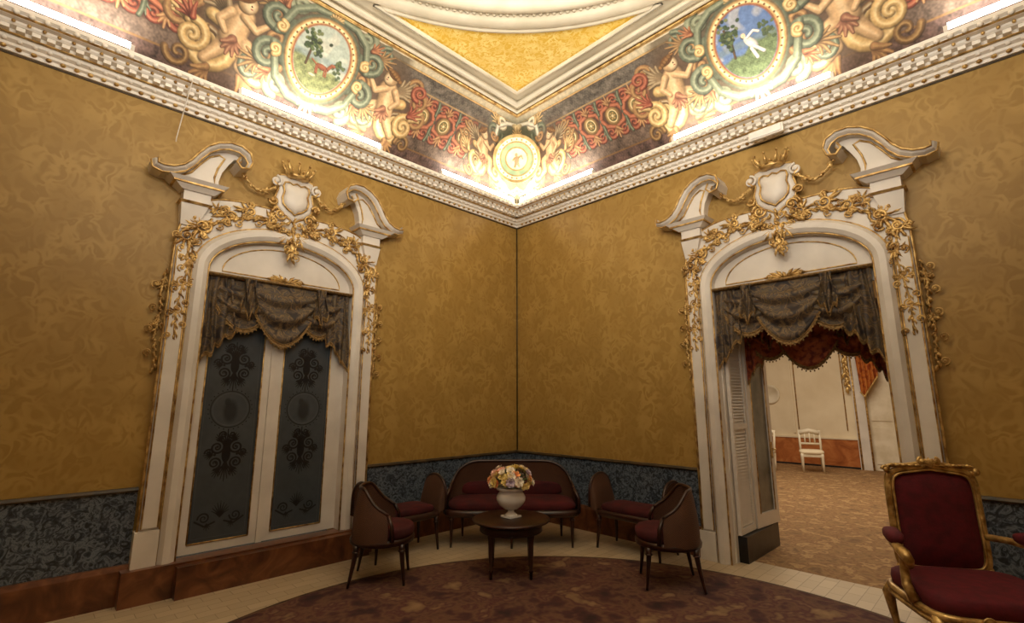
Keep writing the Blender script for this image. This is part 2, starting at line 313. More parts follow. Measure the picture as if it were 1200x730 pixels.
def paint_cove(X,Y,side,ctr):
    n1=sn(X,Y,1,14); n2=sn(X,Y,2,40); n3=sn(X,Y,12,90)
    p=Paint(X,Y,(0,0,0)); p.k=1.2
    b=np.array(S2L((108,88,74)))[None,:]*(1+.5*n1+.4*n2+.4*n3)[:,None]; p.C=np.clip(b,.005,1)
    i=np.nonzero(Y<.24)[0]; p.C[i]=np.clip(np.array(S2L((98,74,66)))[None,:]*(1+.6*n2[i]+.5*n1[i]+.5*n3[i])[:,None],.01,1)
    i=np.nonzero((Y>.92)&(Y<1.15))[0]; p.C[i]=np.clip(np.array(S2L((110,100,88)))[None,:]*(1+.45*n2[i]+.5*n1[i]+.4*n3[i])[:,None],.01,1)
    def hline(y,w,c): 
        i=np.nonzero(abs(Y-y)<w)[0]; p.C[i]=np.array(c)[None,:]*np.clip(1.2-.6*((Y[i]-y)/w)**2,.3,1.3)[:,None]
    hline(.25,.012,GOLDD); hline(.05,.02,S2L((130,104,76))); hline(.95,.014,S2L((170,138,92)))
    hline(1.24,.075,S2L((196,182,150))); hline(1.175,.012,GOLD); hline(1.29,.016,GOLD)
    x=1.5
    while x<7:
        if abs(x-ctr)>.82 and abs(x-ctr-3.9)>.3:
            cy=.66
            i=p.bb(x,cy,.168,.28); k=np.clip((.27-abs(p.Y[i]-cy))/.02,0,1)
            p.mix(i,k*.85,np.array(S2L((94,62,50))))
            for sg in (1,-1):
                p.spiral(x-.10,cy+sg*.18,.078,0,1.4,sg,.022,RED,REDH)
                p.spiral(x+.09,cy+sg*.19,.068,pi,1.4,-sg,.020,RED,REDH)
                p.stroke([(x-.16,cy+sg*.02),(x-.12,cy+sg*.10),(x,cy+sg*.14),(x+.12,cy+sg*.10),(x+.17,cy)],.026,S2L((182,100,66)),REDH)
                p.fan(x,cy+sg*.15,sg*pi/2,1.6,.12,5,.018,S2L((180,128,80)),S2L((224,184,122)))
                p.stroke([(x-.17,cy+sg*.08),(x-.165,cy+sg*.2),(x-.15,cy+sg*.25)],.020,GRN,GRNH)
                p.fan(x+.165,cy+sg*.12,sg*pi/2,1.2,.13,4,.014,GRN,GRNH)
            p.ell(x+.165,cy,.030,.10,GRN,0,shade=.6); p.ell(x+.165,cy,.014,.06,GRNH,0,shade=.4)
            p.ell(x,cy,.102,.118,GOLDD,0); p.ell(x,cy,.090,.105,GOLD,0,shade=.5); p.ell(x,cy,.068,.08,GOLDH,0,.1,inner=.8); p.ell(x,cy,.056,.068,S2L((136,126,70)),0,shade=.5)
            for a in range(6): p.ell(x+.032*cos(a*pi/3),cy+.038*sin(a*pi/3),.013,.013,GOLD,0,shade=.5)
            p.ell(x,cy,.018,.02,GOLDH,0,shade=.4)
        x+=.335
    w=X-Y/1.31*.9
    q=Paint(w,Y,(0,0,0)); q.C=p.C; q.k=1.15
    q.ell(0,.66,.62,.58,S2L((104,106,84)),0,.3)
    for sg in (-1,1):
        q.spiral(.44,.66+sg*.26,.14,pi,1.5,sg,.034,GRN,GRNH); q.spiral(.30,.66+sg*.44,.10,0,1.4,-sg,.030,CRM,(.9,.86,.7))
        q.stroke([(.02,.68+sg*.48),(.2,.68+sg*.44),(.38,.68+sg*.34),(.46,.68+sg*.1)],.028,S2L((206,196,170)),(.9,.86,.7))
        q.fan(.36,.66+sg*.40,sg*.8,1.5,.18,5,.02,GOLD,GOLDH)
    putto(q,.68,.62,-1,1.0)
    q.ell(0,1.13,.10,.05,GOLDH,0,shade=.5); q.fan(0,.98,pi/2,2.0,.16,7,.02,GOLD,GOLDH); q.fan(0,.32,-pi/2,2.0,.2,7,.02,CRM,GOLDH)
    p.C=q.C
    for cx in (ctr,ctr+3.9):
        cy=.76
        i=p.bb(cx,cy,1.0,.50); p.mix(i,np.clip((.98-abs(p.X[i]-cx))/.12,0,1)*.85,np.array(S2L((96,82,62))))
        for a in (1,-1):
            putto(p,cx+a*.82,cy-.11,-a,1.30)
            for c in (1,-1):
                p.spiral(cx+a*.62,cy+c*.38,.10,pi/2,1.5,a*c,.028,GRN,GRNH)
                p.fan(cx+a*.56,cy+c*.28,(0 if a>0 else pi)+a*c*.5,1.6,.22,6,.022,S2L((140,106,68)),GOLD)
                p.spiral(cx+a*.50,cy+c*.20,.15,0 if a<0 else pi,1.6,a*c,.040,GRN,GRNH)
                p.spiral(cx+a*.36,cy+c*.43,.11,pi/2*c,1.5,-a*c,.034,S2L((134,138,108)),GRNH)
                p.stroke([(cx+a*.05,cy+c*.50),(cx+a*.22,cy+c*.48),(cx+a*.38,cy+c*.36),(cx+a*.48,cy+c*.06)],.048,S2L((116,124,98)),GRNH,.3)
                p.fan(cx+a*.46,cy+c*.34,(0 if a>0 else pi)+a*c*.9,1.4,.15,5,.02,S2L((156,94,60)),S2L((214,154,98)))
                p.spiral(cx+a*.45,cy+c*.12,.055,pi/2*c,1.4,a*c,.022,GOLD,GOLDH)
            p.spiral(cx+a*1.14,cy-.32,.13,pi/2,1.5,a,.034,GOLD,GOLDH); p.fan(cx+a*1.16,cy-.18,(0 if a>0 else pi)+a*.8,1.4,.2,5,.022,RED,REDH)
            p.spiral(cx+a*1.18,cy+.14,.10,-pi/2,1.5,-a,.026,RED,REDH)
        p.fan(cx,cy+.43,pi/2,1.8,.12,7,.022,GOLD,GOLDH); p.fan(cx,cy-.42,-pi/2,2.2,.18,7,.026,CRM,GOLDH)
        p.ell(cx,cy,.405,.475,S2L((70,74,58)),0,.06); p.ell(cx,cy,.395,.465,GRN,0,.06,inner=.93,shade=0)
        p.ell(cx,cy,.375,.445,GOLDD,0,.06); p.ell(cx,cy,.36,.43,GOLD,0,.06,inner=.82,shade=0); p.ell(cx,cy,.343,.41,GOLDH,0,.03,inner=.94); p.ell(cx,cy,.305,.38,S2L((158,96,58)),0,.03,inner=.93)
        for k in range(36):
            a=2*pi*k/36; p.ell(cx+.327*cos(a),cy+.395*sin(a),.011,.011,S2L((120,80,40)))
        sky=S2L((168,178,164)) if side=='L' else S2L((90,118,166))
        p.ell(cx,cy,.285,.36,sky,0,.05)
        i=p.bb(cx,cy,.3,.38); i=i[((p.X[i]-cx)/.282)**2+((p.Y[i]-cy)/.357)**2<1]; h=cy-.06+.05*np.sin((p.X[i]-cx)*9)+.02*np.sin((p.X[i]-cx)*31)
        g_=np.array(S2L((124,130,82)) if side=='L' else S2L((100,116,76)))[None,:]*(1+.6*sn(p.X[i],p.Y[i],5,60)+.4*sn(p.X[i],p.Y[i],6,160))[:,None]
        p.mix(i,np.clip((h-p.Y[i])/.03,0,1),np.clip(g_,0,1))
        p.mix(i,np.clip(sn(p.X[i],p.Y[i],9,16)*1.5-.1,0,.45)*(p.Y[i]>h+.02),np.array(S2L((210,200,176))))
        i2=i[(abs(p.Y[i]-(cy-.03))<.05)]; p.mix(i2,np.clip(1-abs(p.Y[i2]-cy+.02)/.05,0,.6),np.array(S2L((110,128,130))))
        R=random.Random(4 if side=='L' else 9); f=1 if side=='L' else -1
        p.stroke([(cx+f*.14,cy-.12),(cx+f*.13,cy+.05),(cx+f*.16,cy+.2)],.012,S2L((88,66,44)))
        for k in range(60):
            p.ell(cx+f*(.13+R.gauss(0,.05)),cy+.12+R.gauss(0,.07),.022,.018,S2L(R.choice([(62,80,50),(88,104,62),(120,128,80),(50,62,44)])),R.uniform(0,3),.4,shade=.3)
        for k in range(24): p.ell(cx-f*(.2+R.gauss(0,.03)),cy+.0+R.gauss(0,.05),.02,.016,S2L(R.choice([(72,88,60),(98,110,70)])),R.uniform(0,3),.4,shade=.3)
        if side=='L':
            c=S2L((150,84,52)); p.ell(cx-.03,cy-.09,.075,.030,c,.1,shade=.5); p.stroke([(cx-.09,cy-.08),(cx-.12,cy-.03),(cx-.14,cy-.03)],.018,c); 
            for dx in (-.08,-.06,.02,.035): p.stroke([(cx+dx,cy-.10),(cx+dx-.01,cy-.17)],.008,c)
            p.stroke([(cx+.04,cy-.08),(cx+.09,cy-.05)],.008,c); p.ell(cx+.05,cy-.2,.04,.014,S2L((206,190,150)),0,shade=.4)
        else:
            c=S2L((226,220,208)); p.ell(cx+.04,cy-.04,.04,.085,c,.6,shade=.5); p.ell(cx-.01,cy+.055,.022,.026,S2L((226,190,150))); p.stroke([(cx+.02,cy+.02),(cx+.09,cy+.06),(cx+.13,cy+.03)],.013,c); p.stroke([(cx+.06,cy-.09),(cx+.13,cy-.17)],.016,c); p.stroke([(cx+.03,cy-.10),(cx+.06,cy-.2)],.016,c)
    C=p.C; g=C.mean(1,keepdims=True); C=C*.88+g*.12
    return np.clip(C*(1+.12*n3)[:,None],0,1)
def colormesh(name,P,nu,nv,C,mat,parent=None,flip=False):
    n=(nu+1)*(nv+1); me=bpy.data.meshes.new(name)
    ii,jj=np.meshgrid(np.arange(nu),np.arange(nv)); a=(jj*(nu+1)+ii).ravel()
    F=np.stack([a,a+1,a+nu+2,a+nu+1],1)
    if flip: F=F[:,::-1]
    me.vertices.add(n); me.vertices.foreach_set('co',P.astype(np.float32).ravel())
    nf=len(F); me.loops.add(nf*4); me.loops.foreach_set('vertex_index',F.astype(np.int32).ravel())
    me.polygons.add(nf); me.polygons.foreach_set('loop_start',np.arange(0,nf*4,4,dtype=np.int32)); 
    try: me.polygons.foreach_set('loop_total',np.full(nf,4,dtype=np.int32))
    except Exception: pass
    me.update(calc_edges=True); me.polygons.foreach_set('use_smooth',np.ones(nf,dtype=bool))
    at=me.color_attributes.new('Col','FLOAT_COLOR','POINT'); cc=np.ones((n,4),np.float32); cc[:,:3]=C; at.data.foreach_set('color',cc.ravel())
    me.materials.append(mat); o=bpy.data.objects.new(name,me); COL.objects.link(o)
    if parent:o.parent=parent
    return o
# ------------------------------------------------------------------ room
RS=8.4; HC=5.55
def W(side,s,off,z): return (-s,-off,z) if side=='L' else (-off,-s,z)
def strip(mb,side,s0,s1,prof,mat=0,mit0=False,mit1=False,smooth=False):
    vs=[];n=len(prof)
    for (o,z) in prof: vs.append(W(side,max(s0,o) if mit0 else s0,o,z))
    for (o,z) in prof: vs.append(W(side,min(s1,RS-o) if mit1 else s1,o,z))
    fs=[(i,i+1,n+i+1,n+i) for i in range(n-1)]
    if not mit0: fs.append(tuple(range(n)))
    if not mit1: fs.append(tuple(range(n,2*n))[::-1])
    mb.add(vs,fs,mat,smooth)
DL,DR=3.50,3.83; OW=.73
def stru(mb,name,mats,label,cat): return mb.obj(name,mats,label=label,kind='structure',cat=cat)
mb=MB(); 
mb.box(-DL+OW,.2,0,.2,0,4.7); mb.box(-RS-.2,-DL-OW,0,.2,0,4.7); mb.box(-DL-OW,-DL+OW,0,.2,3.3,4.7)
stru(mb,'wall_left',m_dam,'gold damask covered wall with closed door','wall')
mb=MB(); mb.box(0,.5,-DR+OW,0,0,4.7); mb.box(0,.5,-RS,-DR-OW,0,4.7); mb.box(0,.5,-DR-OW,-DR+OW,3.3,4.7)
stru(mb,'wall_right',m_dam,'gold damask covered wall with open doorway','wall')
mb=MB(); mb.box(-RS-.2,.5,-RS-.2,-RS,0,4.7); stru(mb,'wall_back',m_dam,'gold damask wall opposite the closed door','wall')
mb=MB(); mb.box(-RS-.2,-RS,-RS,0,0,4.7); stru(mb,'wall_side',m_dam,'gold damask wall opposite the open doorway','wall')
mb=MB(); mb.box(-RS-.2,.2,-RS-.2,.2,-.1,0); stru(mb,'floor',m_floor,'beige stone floor laid in small blocks','floor')
def dado(side,c,nm):
    mb=MB(); e=1.04
    for a,b2,m0,m1 in ((0,c-e,True,False),(c+e,RS,False,True)):
        strip(mb,side,a,b2,[(.0,.30),(.02,.30),(.02,.86)],0,m0,m1)
        strip(mb,side,a,b2,[(.0,.86),(.035,.86),(.045,.875),(.035,.895),(0,.895)],1,m0,m1)
    stru(mb,'trim_'+nm,[m_dado,m_dark],'dark blue speckled marble dado panelling','dado')
    mb=MB()
    for a,b2,m0,m1 in ((0,c-e,True,False),(c+e,RS,False,True)):
        strip(mb,side,a,b2,[(.0,0),(.06,0),(.06,.26),(.045,.30),(0,.30)],0,m0,m1)
    return mb
mb=dado('L',DL,'1')
mb.box(-DL-1.10,-DL+1.08,-.17,0,0,.265); mb.box(-DL-.74,-DL+1.0,-.26,0,0,.25)
stru(mb,'baseboard_left',m_orangem,'orange brown marble baseboard with door step','baseboard')
mb=dado('R',DR,'2'); stru(mb,'baseboard_right',m_orangem,'orange brown marble baseboard','baseboard')
mb=MB(); mb.tube([(-.012,-.012,.9),(-.012,-.012,4.35)],.009,6); 
for sd in 'LR': strip(mb,sd,0,RS,[(0,4.335),(.010,4.335),(.010,4.35)],0,True,True)
stru(mb,'trim_3',m_dark,'dark cord edging in the wall corner','trim')
def cornice(side,nm):
    mb=MB()
    strip(mb,side,0,RS,[(0,4.35),(.03,4.35),(.035,4.375),(.06,4.385),(.065,4.40),(.065,4.405)],0,True,True)
    strip(mb,side,0,RS,[(.065,4.405),(.10,4.42),(.11,4.45),(.135,4.455),(.14,4.48),(.20,4.485),(.215,4.50),(.22,4.515),(.27,4.52),(.285,4.545),(.31,4.56),(.31,4.59),(.27,4.59),(.26,4.54),(.0,4.52)],0,True,True)
    s=.14
    while s<RS-.1:
        p=[W(side,s+a,o,z) for (a,o,z) in ((0,.11,4.452),(.05,.11,4.452),(.05,.195,4.452),(0,.195,4.452),(0,.11,4.484),(.05,.11,4.484),(.05,.195,4.484),(0,.195,4.484))]
        mb.add(p,[(0,1,2,3),(4,5,6,7),(0,1,5,4),(1,2,6,5),(2,3,7,6),(3,0,4,7)],0,False)
        c=W(side,s+.025,.085,4.425); mb.sell(c,(.022,.022,.022),1,1,0,8,6)
        c=W(side,s+.025,.048,4.372); mb.sell(c,(.02,.02,.016),1,1,1,8,5)
        c=W(side,s+.06,.30,4.545); mb.sell(c,(.022,.022,.02),1,1,0,8,5)
        c=W(side,s+.07,.225,4.505); mb.sell(c,(.014,.014,.014),1,1,1,6,4)
        s+=.088
    strip(mb,side,0,RS,[(.272,4.522),(.282,4.524),(.288,4.53),(.286,4.536)],1,True,True)
    strip(mb,side,0,RS,[(.135,4.440),(.142,4.446),(.142,4.452)],1,True,True)
    stru(mb,nm,[m_cornice,m_gold],'white and gilded dentilled plaster cornice','cornice')
cornice('L','trim_4'); cornice('R','trim_5')
def covpt(t):
    return .9*t, 4.60+.95*(t+.10*sin(pi*t))
for side,ctr in (('L',DL),('R',DR)):
    nu,nv=1300,210
    t=np.linspace(0,1,nv+1); off=.9*t; z=4.60+.95*(t+.10*np.sin(pi*t))
    s=np.linspace(0,RS-1.4,nu+1); S,T=np.meshgrid(s,t); O,Z=np.meshgrid(s,off)[1],np.meshgrid(s,z)[1]
    Sc=np.maximum(S,O)
    P=np.stack([-Sc,-O,Z],-1) if side=='L' else np.stack([-O,-Sc,Z],-1)
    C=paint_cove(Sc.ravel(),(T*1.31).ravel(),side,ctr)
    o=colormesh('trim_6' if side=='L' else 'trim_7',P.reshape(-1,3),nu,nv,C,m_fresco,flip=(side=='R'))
    o['kind']='structure'; o['label']='painted cove with medallions cherubs and red scrollwork'; o['category']='painted cove'
mb=MB()
for k in range(2):
    pr=[covpt(i/8) for i in range(9)]
    vs=[]
    for (o,z) in pr: vs.append((-RS+o,-o,z) if k==0 else (-o,-RS+o,z))
    for (o,z) in pr: vs.append((-RS+o,-RS+o,z))
    mb.add(vs,[(i,i+1,10+i,9+i) for i in range(8)],0)
    vs=[]
    for (o,z) in pr: vs.append((-RS+1.4,-o,z) if k==0 else (-o,-RS+1.4,z))
    for (o,z) in pr: vs.append((-RS+o,-o,z) if k==0 else (-o,-RS+o,z))
    mb.add(vs,[(i,i+1,10+i,9+i) for i in range(8)],0)
strip(mb,'L',0,RS,[(0,4.52),(0,4.62)],0); strip(mb,'R',0,RS,[(0,4.52),(0,4.62)],0)
stru(mb,'trim_8',m_stone,'plain cove over the other walls','cove')
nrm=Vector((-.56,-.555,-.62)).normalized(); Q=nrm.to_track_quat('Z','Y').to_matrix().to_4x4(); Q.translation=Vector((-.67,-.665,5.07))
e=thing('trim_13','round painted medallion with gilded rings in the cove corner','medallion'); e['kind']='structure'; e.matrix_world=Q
mg=noisemat('medallion_green_glow',two((150,176,128),(190,200,146)),9,.7); mg2=noisemat('medallion_cream_glow',two((226,214,146),(246,238,190)),9,.7); mg3=noisemat('medallion_gold_glow',two((176,136,74),(226,192,124)),9,.6)
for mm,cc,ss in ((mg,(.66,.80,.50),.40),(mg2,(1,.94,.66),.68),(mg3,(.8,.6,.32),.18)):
    bb_=mm.node_tree.nodes['Principled BSDF']; bb_.inputs['Emission Color'].default_value=(*cc,1); bb_.inputs['Emission Strength'].default_value=ss  # added emission brightens the medallion as if lit; it is no lamp
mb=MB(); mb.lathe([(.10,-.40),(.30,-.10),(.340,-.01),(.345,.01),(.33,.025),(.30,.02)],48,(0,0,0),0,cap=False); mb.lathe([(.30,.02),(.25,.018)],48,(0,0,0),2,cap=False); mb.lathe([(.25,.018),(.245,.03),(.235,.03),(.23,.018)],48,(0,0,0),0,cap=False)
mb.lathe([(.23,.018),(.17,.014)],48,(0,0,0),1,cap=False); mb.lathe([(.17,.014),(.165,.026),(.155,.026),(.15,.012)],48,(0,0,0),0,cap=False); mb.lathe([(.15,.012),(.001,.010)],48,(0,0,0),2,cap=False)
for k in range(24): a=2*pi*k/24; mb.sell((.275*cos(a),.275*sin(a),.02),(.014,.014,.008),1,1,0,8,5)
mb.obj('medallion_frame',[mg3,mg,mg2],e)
mb=MB(); mb.sell((0,-.02,.02),(.035,.06,.02)); mb.sell((-.005,.06,.025),(.022,.026,.018)); mb.tube([(.02,.02,.02),(.07,.05,.022),(.09,.0,.02)],[.016,.012,.008],8); mb.tube([(-.02,.02,.02),(-.06,-.02,.022)],[.016,.009],8); mb.tube([(.01,-.05,.02),(.04,-.11,.02)],[.02,.01],8); mb.tube([(-.01,-.05,.02),(-.03,-.12,.02)],[.02,.01],8)
mb.obj('painted_figure',noisemat('figure_tan',two((200,164,118),(232,208,168)),9,.7),e)
# ceiling
CX=-4.2;CR=3.02
mb=MB(); n=96; vs=[];fs=[]
for i in range(n):
    a=2*pi*i/n; c,s_=cos(a),sin(a); k=3.3/max(abs(c),abs(s_)); vs+=[(CX+CR*c,CX+CR*s_,HC),(CX+k*c,CX+k*s_,HC)]
for i in range(n):
    j=(i+1)%n; fs.append((2*i,2*i+1,2*j+1,2*j))
mb.add(vs,fs,0,False)
mb.lathe([(3.02,0),(3.02,-.03),(2.99,-.05),(2.93,-.055),(2.88,-.04),(2.86,-.01),(2.82,-.01),(2.80,-.04),(2.74,-.045),(2.70,-.01),(2.68,.06),(2.56,.12),(2.54,.09),(2.50,.09),(2.48,.13),(2.38,.16),(2.36,.13),(2.31,.14),(2.28,.20),(1.9,.3),(1.2,.42),(.5,.47),(.001,.48)],96,(CX,CX,HC),1,cap=False)
stru(mb,'ceiling',[m_stone,m_cream],'cream plaster ceiling with circular moulded dome','ceiling')
mb=MB()
for sx in (1,-1):
    for sy in (1,-1):
        q=2.92; poly=[]
        a0=math.acos(q/3.05)
        poly.append((q,q)); 
        N=24
        for i in range(N+1):
            a=a0+(pi/2-2*a0)*i/N; poly.append((3.05*cos(a),3.05*sin(a)))
        vs=[(CX+sx*x,CX+sy*y,HC-.012) for x,y in poly]
        mb.add(vs,[tuple([0,i,i+1]) for i in range(1,len(poly)-1)],0,False)
        mb.tube([(CX+sx*x,CX+sy*y,HC-.015) for x,y in poly],.030,6,1,closed=True)
for r_,w_,mm in ((3.28,.030,2),(3.22,.030,1),(3.10,.045,1)):
    mb.tube([(CX+r_,CX+r_,HC-.01),(CX-r_,CX+r_,HC-.01),(CX-r_,CX-r_,HC-.01),(CX+r_,CX-r_,HC-.01)],w_,8,mm,closed=True)
stru(mb,'trim_9',[m_spand,m_cream,m_gold],'yellow arabesque spandrels with cream mouldings','ceiling panel')
mb=MB()
for i in range(260):
    a=2*pi*i/260; mb.sell((CX+2.84*cos(a),CX+2.84*sin(a),HC-.018),(.022,.022,.012),1,1,0,8,4)
stru(mb,'trim_10',m_cream,'ring of plaster beads around the dome','moulding')
# ------------------------------------------------------------------ light tubes
LC=(1,.91,.77)
for side,segs in (('L',((.30,1.65),(2.6,4.15),(5.05,6.6))),('R',((.30,1.65),(2.85,4.45),(5.3,6.8)))):
    for (a,b2) in segs:
        e=thing('tube_lamp','warm white tube lamp hidden behind the cornice','lamp',W(side,(a+b2)/2,.20,4.60),0 if side=='L' else pi/2,'cove tube lamps')
        h=(b2-a)/2
        mb=MB(); mb.tube([(-h,0,.10),(h,0,.10)],.028,8); mb.obj('tube',m_led,e)
        mb=MB(); mb.box(-h-.03,-h,-.025,.025,-.06,.10); mb.box(h,h+.03,-.025,.025,-.06,.10); mb.box(-h,h,-.02,.02,-.06,.0); mb.obj('lamp_holder',m_white,e)
        ld=bpy.data.lights.new('cove_light','AREA'); ld.shape='RECTANGLE'; ld.size=b2-a; ld.size_y=.05; ld.energy=8*(b2-a); ld.color=(1,.90,.74)
        lo=bpy.data.objects.new('cove_light',ld); COL.objects.link(lo); lo.location=W(side,(a+b2)/2,.30,4.72)
        d=Vector((0,.0,.95)) if side=='L' else Vector((.0,0,.95))
        z=-d.normalized(); x=Vector((1,0,0)) if side=='L' else Vector((0,1,0)); y=z.cross(x)
        lo.rotation_euler=Matrix((x,y,z)).transposed().to_euler()
def area(loc,d,size,e,col=LC,sy=None,spread=None):
    ld=bpy.data.lights.new('unseen_room_light','AREA'); ld.size=size; ld.energy=e; ld.color=col
    if sy: ld.shape='RECTANGLE'; ld.size_y=sy
    if spread: ld.spread=spread
    o=bpy.data.objects.new('unseen_room_light',ld); COL.objects.link(o); o.location=loc; o.rotation_euler=Vector(d).to_track_quat('-Z','Y').to_euler(); return o
area((-4.2,-4.2,5.5),(0,0,-1),2.6,26)  # unseen soft downlight, added to brighten the room
area((-4.2,-4.2,4.0),(.5,.5,1),1.6,165)  # unseen uplight, added to brighten ceiling and cove
area((-6.2,-6.2,3.9),(1,1,.80),2.0,78,spread=math.radians(125))  # unseen fill from behind the camera, added to lift the walls
area((4.5,-2.5,4.2),(0,0,-1),4,235,(1,.87,.68))
# ------------------------------------------------------------------ door surround template
def archpath(a,b,z0=0,zc=2.85,n=28):
    P=[(-a,z0),(-a,1.0),(-a,2.0)]
    for i in range(n+1):
        q=pi-pi*i/n; P.append((a*cos(q),zc+b*sin(q)))
    P+=[(a,2.0),(a,1.0),(a,z0)]; return P
def psweep(mb,path,prof,mat=0):
    n=len(path);m=len(prof);vs=[];fs=[]
    for i in range(n):
        a=Vector(path[max(i-1,0)]);b2=Vector(path[min(i+1,n-1)]); t=(b2-a).normalized(); nx,nz=-t.y,t.x
        for (k,o) in prof: vs.append((path[i][0]+nx*k,o,path[i][1]+nz*k))
    for i in range(n-1):
        for j in range(m-1): fs.append((i*m+j,i*m+j+1,(i+1)*m+j+1,(i+1)*m+j))
    mb.add(vs,fs,mat,False)
def surround(loc,rz,label,zb=0):
    e=thing('door_surround',label,'door surround',loc,rz,'ornate door surrounds')
    mb=MB(); inner=archpath(.73,.44,zb); vs=[];n=len(inner)
    outer=[(-1.02,zb),(-1.02,1.0),(-1.02,2.0)]
    for i in range(29):
        q=pi-pi*i/28; c,s_=cos(q),sin(q); outer.append((math.copysign(1.02*abs(c)**.42,c) if abs(c)>1e-6 else 0,2.85+.74*abs(s_)**.6))
    outer+=[(1.02,2.0),(1.02,1.0),(1.02,zb)]
    for a,b2 in zip(inner,outer): vs+=[(a[0],0,a[1]),(a[0],.07,a[1]),(b2[0],.07,b2[1]),(b2[0],0,b2[1])]
    fs=[]
    for i in range(n-1):
        for k in range(3): fs.append((4*i+k,4*i+k+1,4*i+5+k,4*i+4+k))
    mb.add(vs,fs,0,False)
    ap=archpath(.80,.46,zb)
    psweep(mb,ap,[(-.075,-.05),(-.075,.07),(-.055,.10),(-.02,.125),(.03,.125),(.06,.09),(.065,.06)],0)
    for k,o,r in ((-.068,.085,.009),(.066,.078,.009)):
        pth=[]
        for i in range(len(ap)):
            a=Vector(ap[max(i-1,0)]);b2=Vector(ap[min(i+1,len(ap)-1)]); t=(b2-a).normalized(); pth.append((ap[i][0]-t.y*k,o,ap[i][1]+t.x*k))
        mb.tube(pth,r,6,1)
    mb.tube([(x*1.0,.07,z) for x,z in outer],.011,6,1)
    mb.obj('door_frame',[m_white,m_gold],e)
    mb=MB(); tp=[(.74*cos(pi*i/24),2.84+.44*sin(pi*i/24)) for i in range(25)]; poly=[(.74,2.68)]+tp+[(-.74,2.68)]
    mb.prism(poly,-.03,.0,0)
    p2=[(.60*cos(pi*i/24),2.86+.32*sin(pi*i/24)) for i in range(25)]; mb.tube([(x,.004,z) for x,z in p2],.007,6,1,closed=True)
    for k in range(9):
        a=pi*(.04+.92*k/8); mb.leaf(.0+.05*cos(a),2.83,a,.07+.10*abs(cos(a)),.04,.04,1,curl=(-.5 if cos(a)>0 else .5))
    mb.curl(.14,2.85,.03,0,1.3,1,.009,.05,1); mb.curl(-.14,2.85,.03,pi,1.3,-1,.009,.05,1)
    mb.obj('tympanum',[m_white,m_gold],e)
    for sg in (1,-1):
        mb=MB()
        x0,x1=sorted((sg*.885,sg*1.0)); mb.box(x0,x1,.07,.095,zb+.3,3.0)
        x0,x1=sorted((sg*.87,sg*1.04)); mb.box(x0,x1,.0,.11,zb,zb+.28)
        for x in (.885,1.0): mb.tube([(sg*x,.095,zb+.3),(sg*x,.095,3.0)],.007,6,1)
        mb.obj('pilaster',[m_white,m_gold],e)
        mb=MB()
        def bx(u0,u1,o,z0,z1,mt=0,u0b=None,u1b=None,ob=None):
            a=sorted((sg*u0,sg*u1)); c=sorted((sg*(u0b if u0b is not None else u0),sg*(u1b if u1b is not None else u1)))
            mb.taper((c[0],c[1],0,ob or o),(a[0],a[1],0,o),z0,z1,mt)
        bx(.80,1.02,.13,3.22,3.42,0,.87,1.0,.09); bx(.77,1.04,.155,3.42,3.44,1,.80,1.02,.14); bx(.79,1.01,.13,3.44,3.54); 
        bx(.72,1.09,.19,3.54,3.585,0,.77,1.03,.15); bx(.70,1.11,.21,3.585,3.600,1); bx(.67,1.15,.24,3.600,3.630,0,.70,1.11,.21)
        cv=[(1.27,3.72),(1.26,3.665),(1.20,3.65),(1.12,3.665),(1.04,3.71),(.98,3.78),(.93,3.87),(.87,3.955),(.79,4.02),(.70,4.055),(.61,4.055),(.54,4.015),(.51,3.95),(.53,3.885),(.585,3.87),(.62,3.91),(.595,3.955)]
        poly=[(sg*u,z) for u,z in cv[2:12]]+[(sg*.63,3.98),(sg*.67,3.91),(sg*.72,3.81),(sg*.74,3.71),(sg*.73,3.625),(sg*1.13,3.625)]
        mb.prism(poly,0,.11,0)
        mb.tube([(sg*u,.115,z) for u,z in ((1.05,3.67),(.97,3.73),(.91,3.83),(.84,3.93),(.76,3.98),(.71,3.96),(.76,3.84),(.78,3.74),(.77,3.665),(1.05,3.67))],.010,6,1)
        path=[(sg*u,z) for u,z in cv]
        vs=[];m=len(path)
        for i in range(m):
            a=Vector(path[max(i-1,0)]);b2=Vector(path[min(i+1,m-1)]);t=(b2-a).normalized(); nn=Vector((-t.y,t.x))*sg*-1
            th=.025 if i<m-5 else .016
            c=Vector(path[i]); pu=c+nn*th; pd=c-nn*th*.8
            vs+=[(pd.x,0,pd.y),(pd.x,.20,pd.y),(c.x,.24,c.y),(pu.x,.26,pu.y),(pu.x,0,pu.y)]
        fs=[]
        for i in range(m-1):
            for k in range(5): fs.append((5*i+k,5*i+(k+1)%5,5*i+5+(k+1)%5,5*i+5+k))
        fs+=[(0,1,2,3,4),(5*m-1,5*m-2,5*m-3,5*m-4,5*m-5)]
        mb.add(vs,fs,0,False)
        mb.tube([vs[5*i+3] for i in range(m)],.011,6,1); mb.tube([vs[5*i+1] for i in range(m)],.010,6,1)
        mb.obj('pediment_scroll',[m_white,m_gold],e)
        mb=MB(); M=lambda P:[(sg*u,z) for u,z in P]; A=lambda a: a if sg>0 else pi-a
        mb.run(M([(.10,3.40),(.28,3.45),(.45,3.42),(.62,3.36),(.76,3.28)]),.07,.032,.03,11,.095,0,.009)
        mb.cluster(sg*.20,3.46,A(.2),.85,sg,.11,0,3); mb.cluster(sg*.42,3.49,A(.3),.95,sg,.11,0,4); mb.cluster(sg*.60,3.40,A(-.2),.85,-sg,.11,0,5); mb.cluster(sg*.70,3.42,A(.9),.6,sg,.11,0,25)
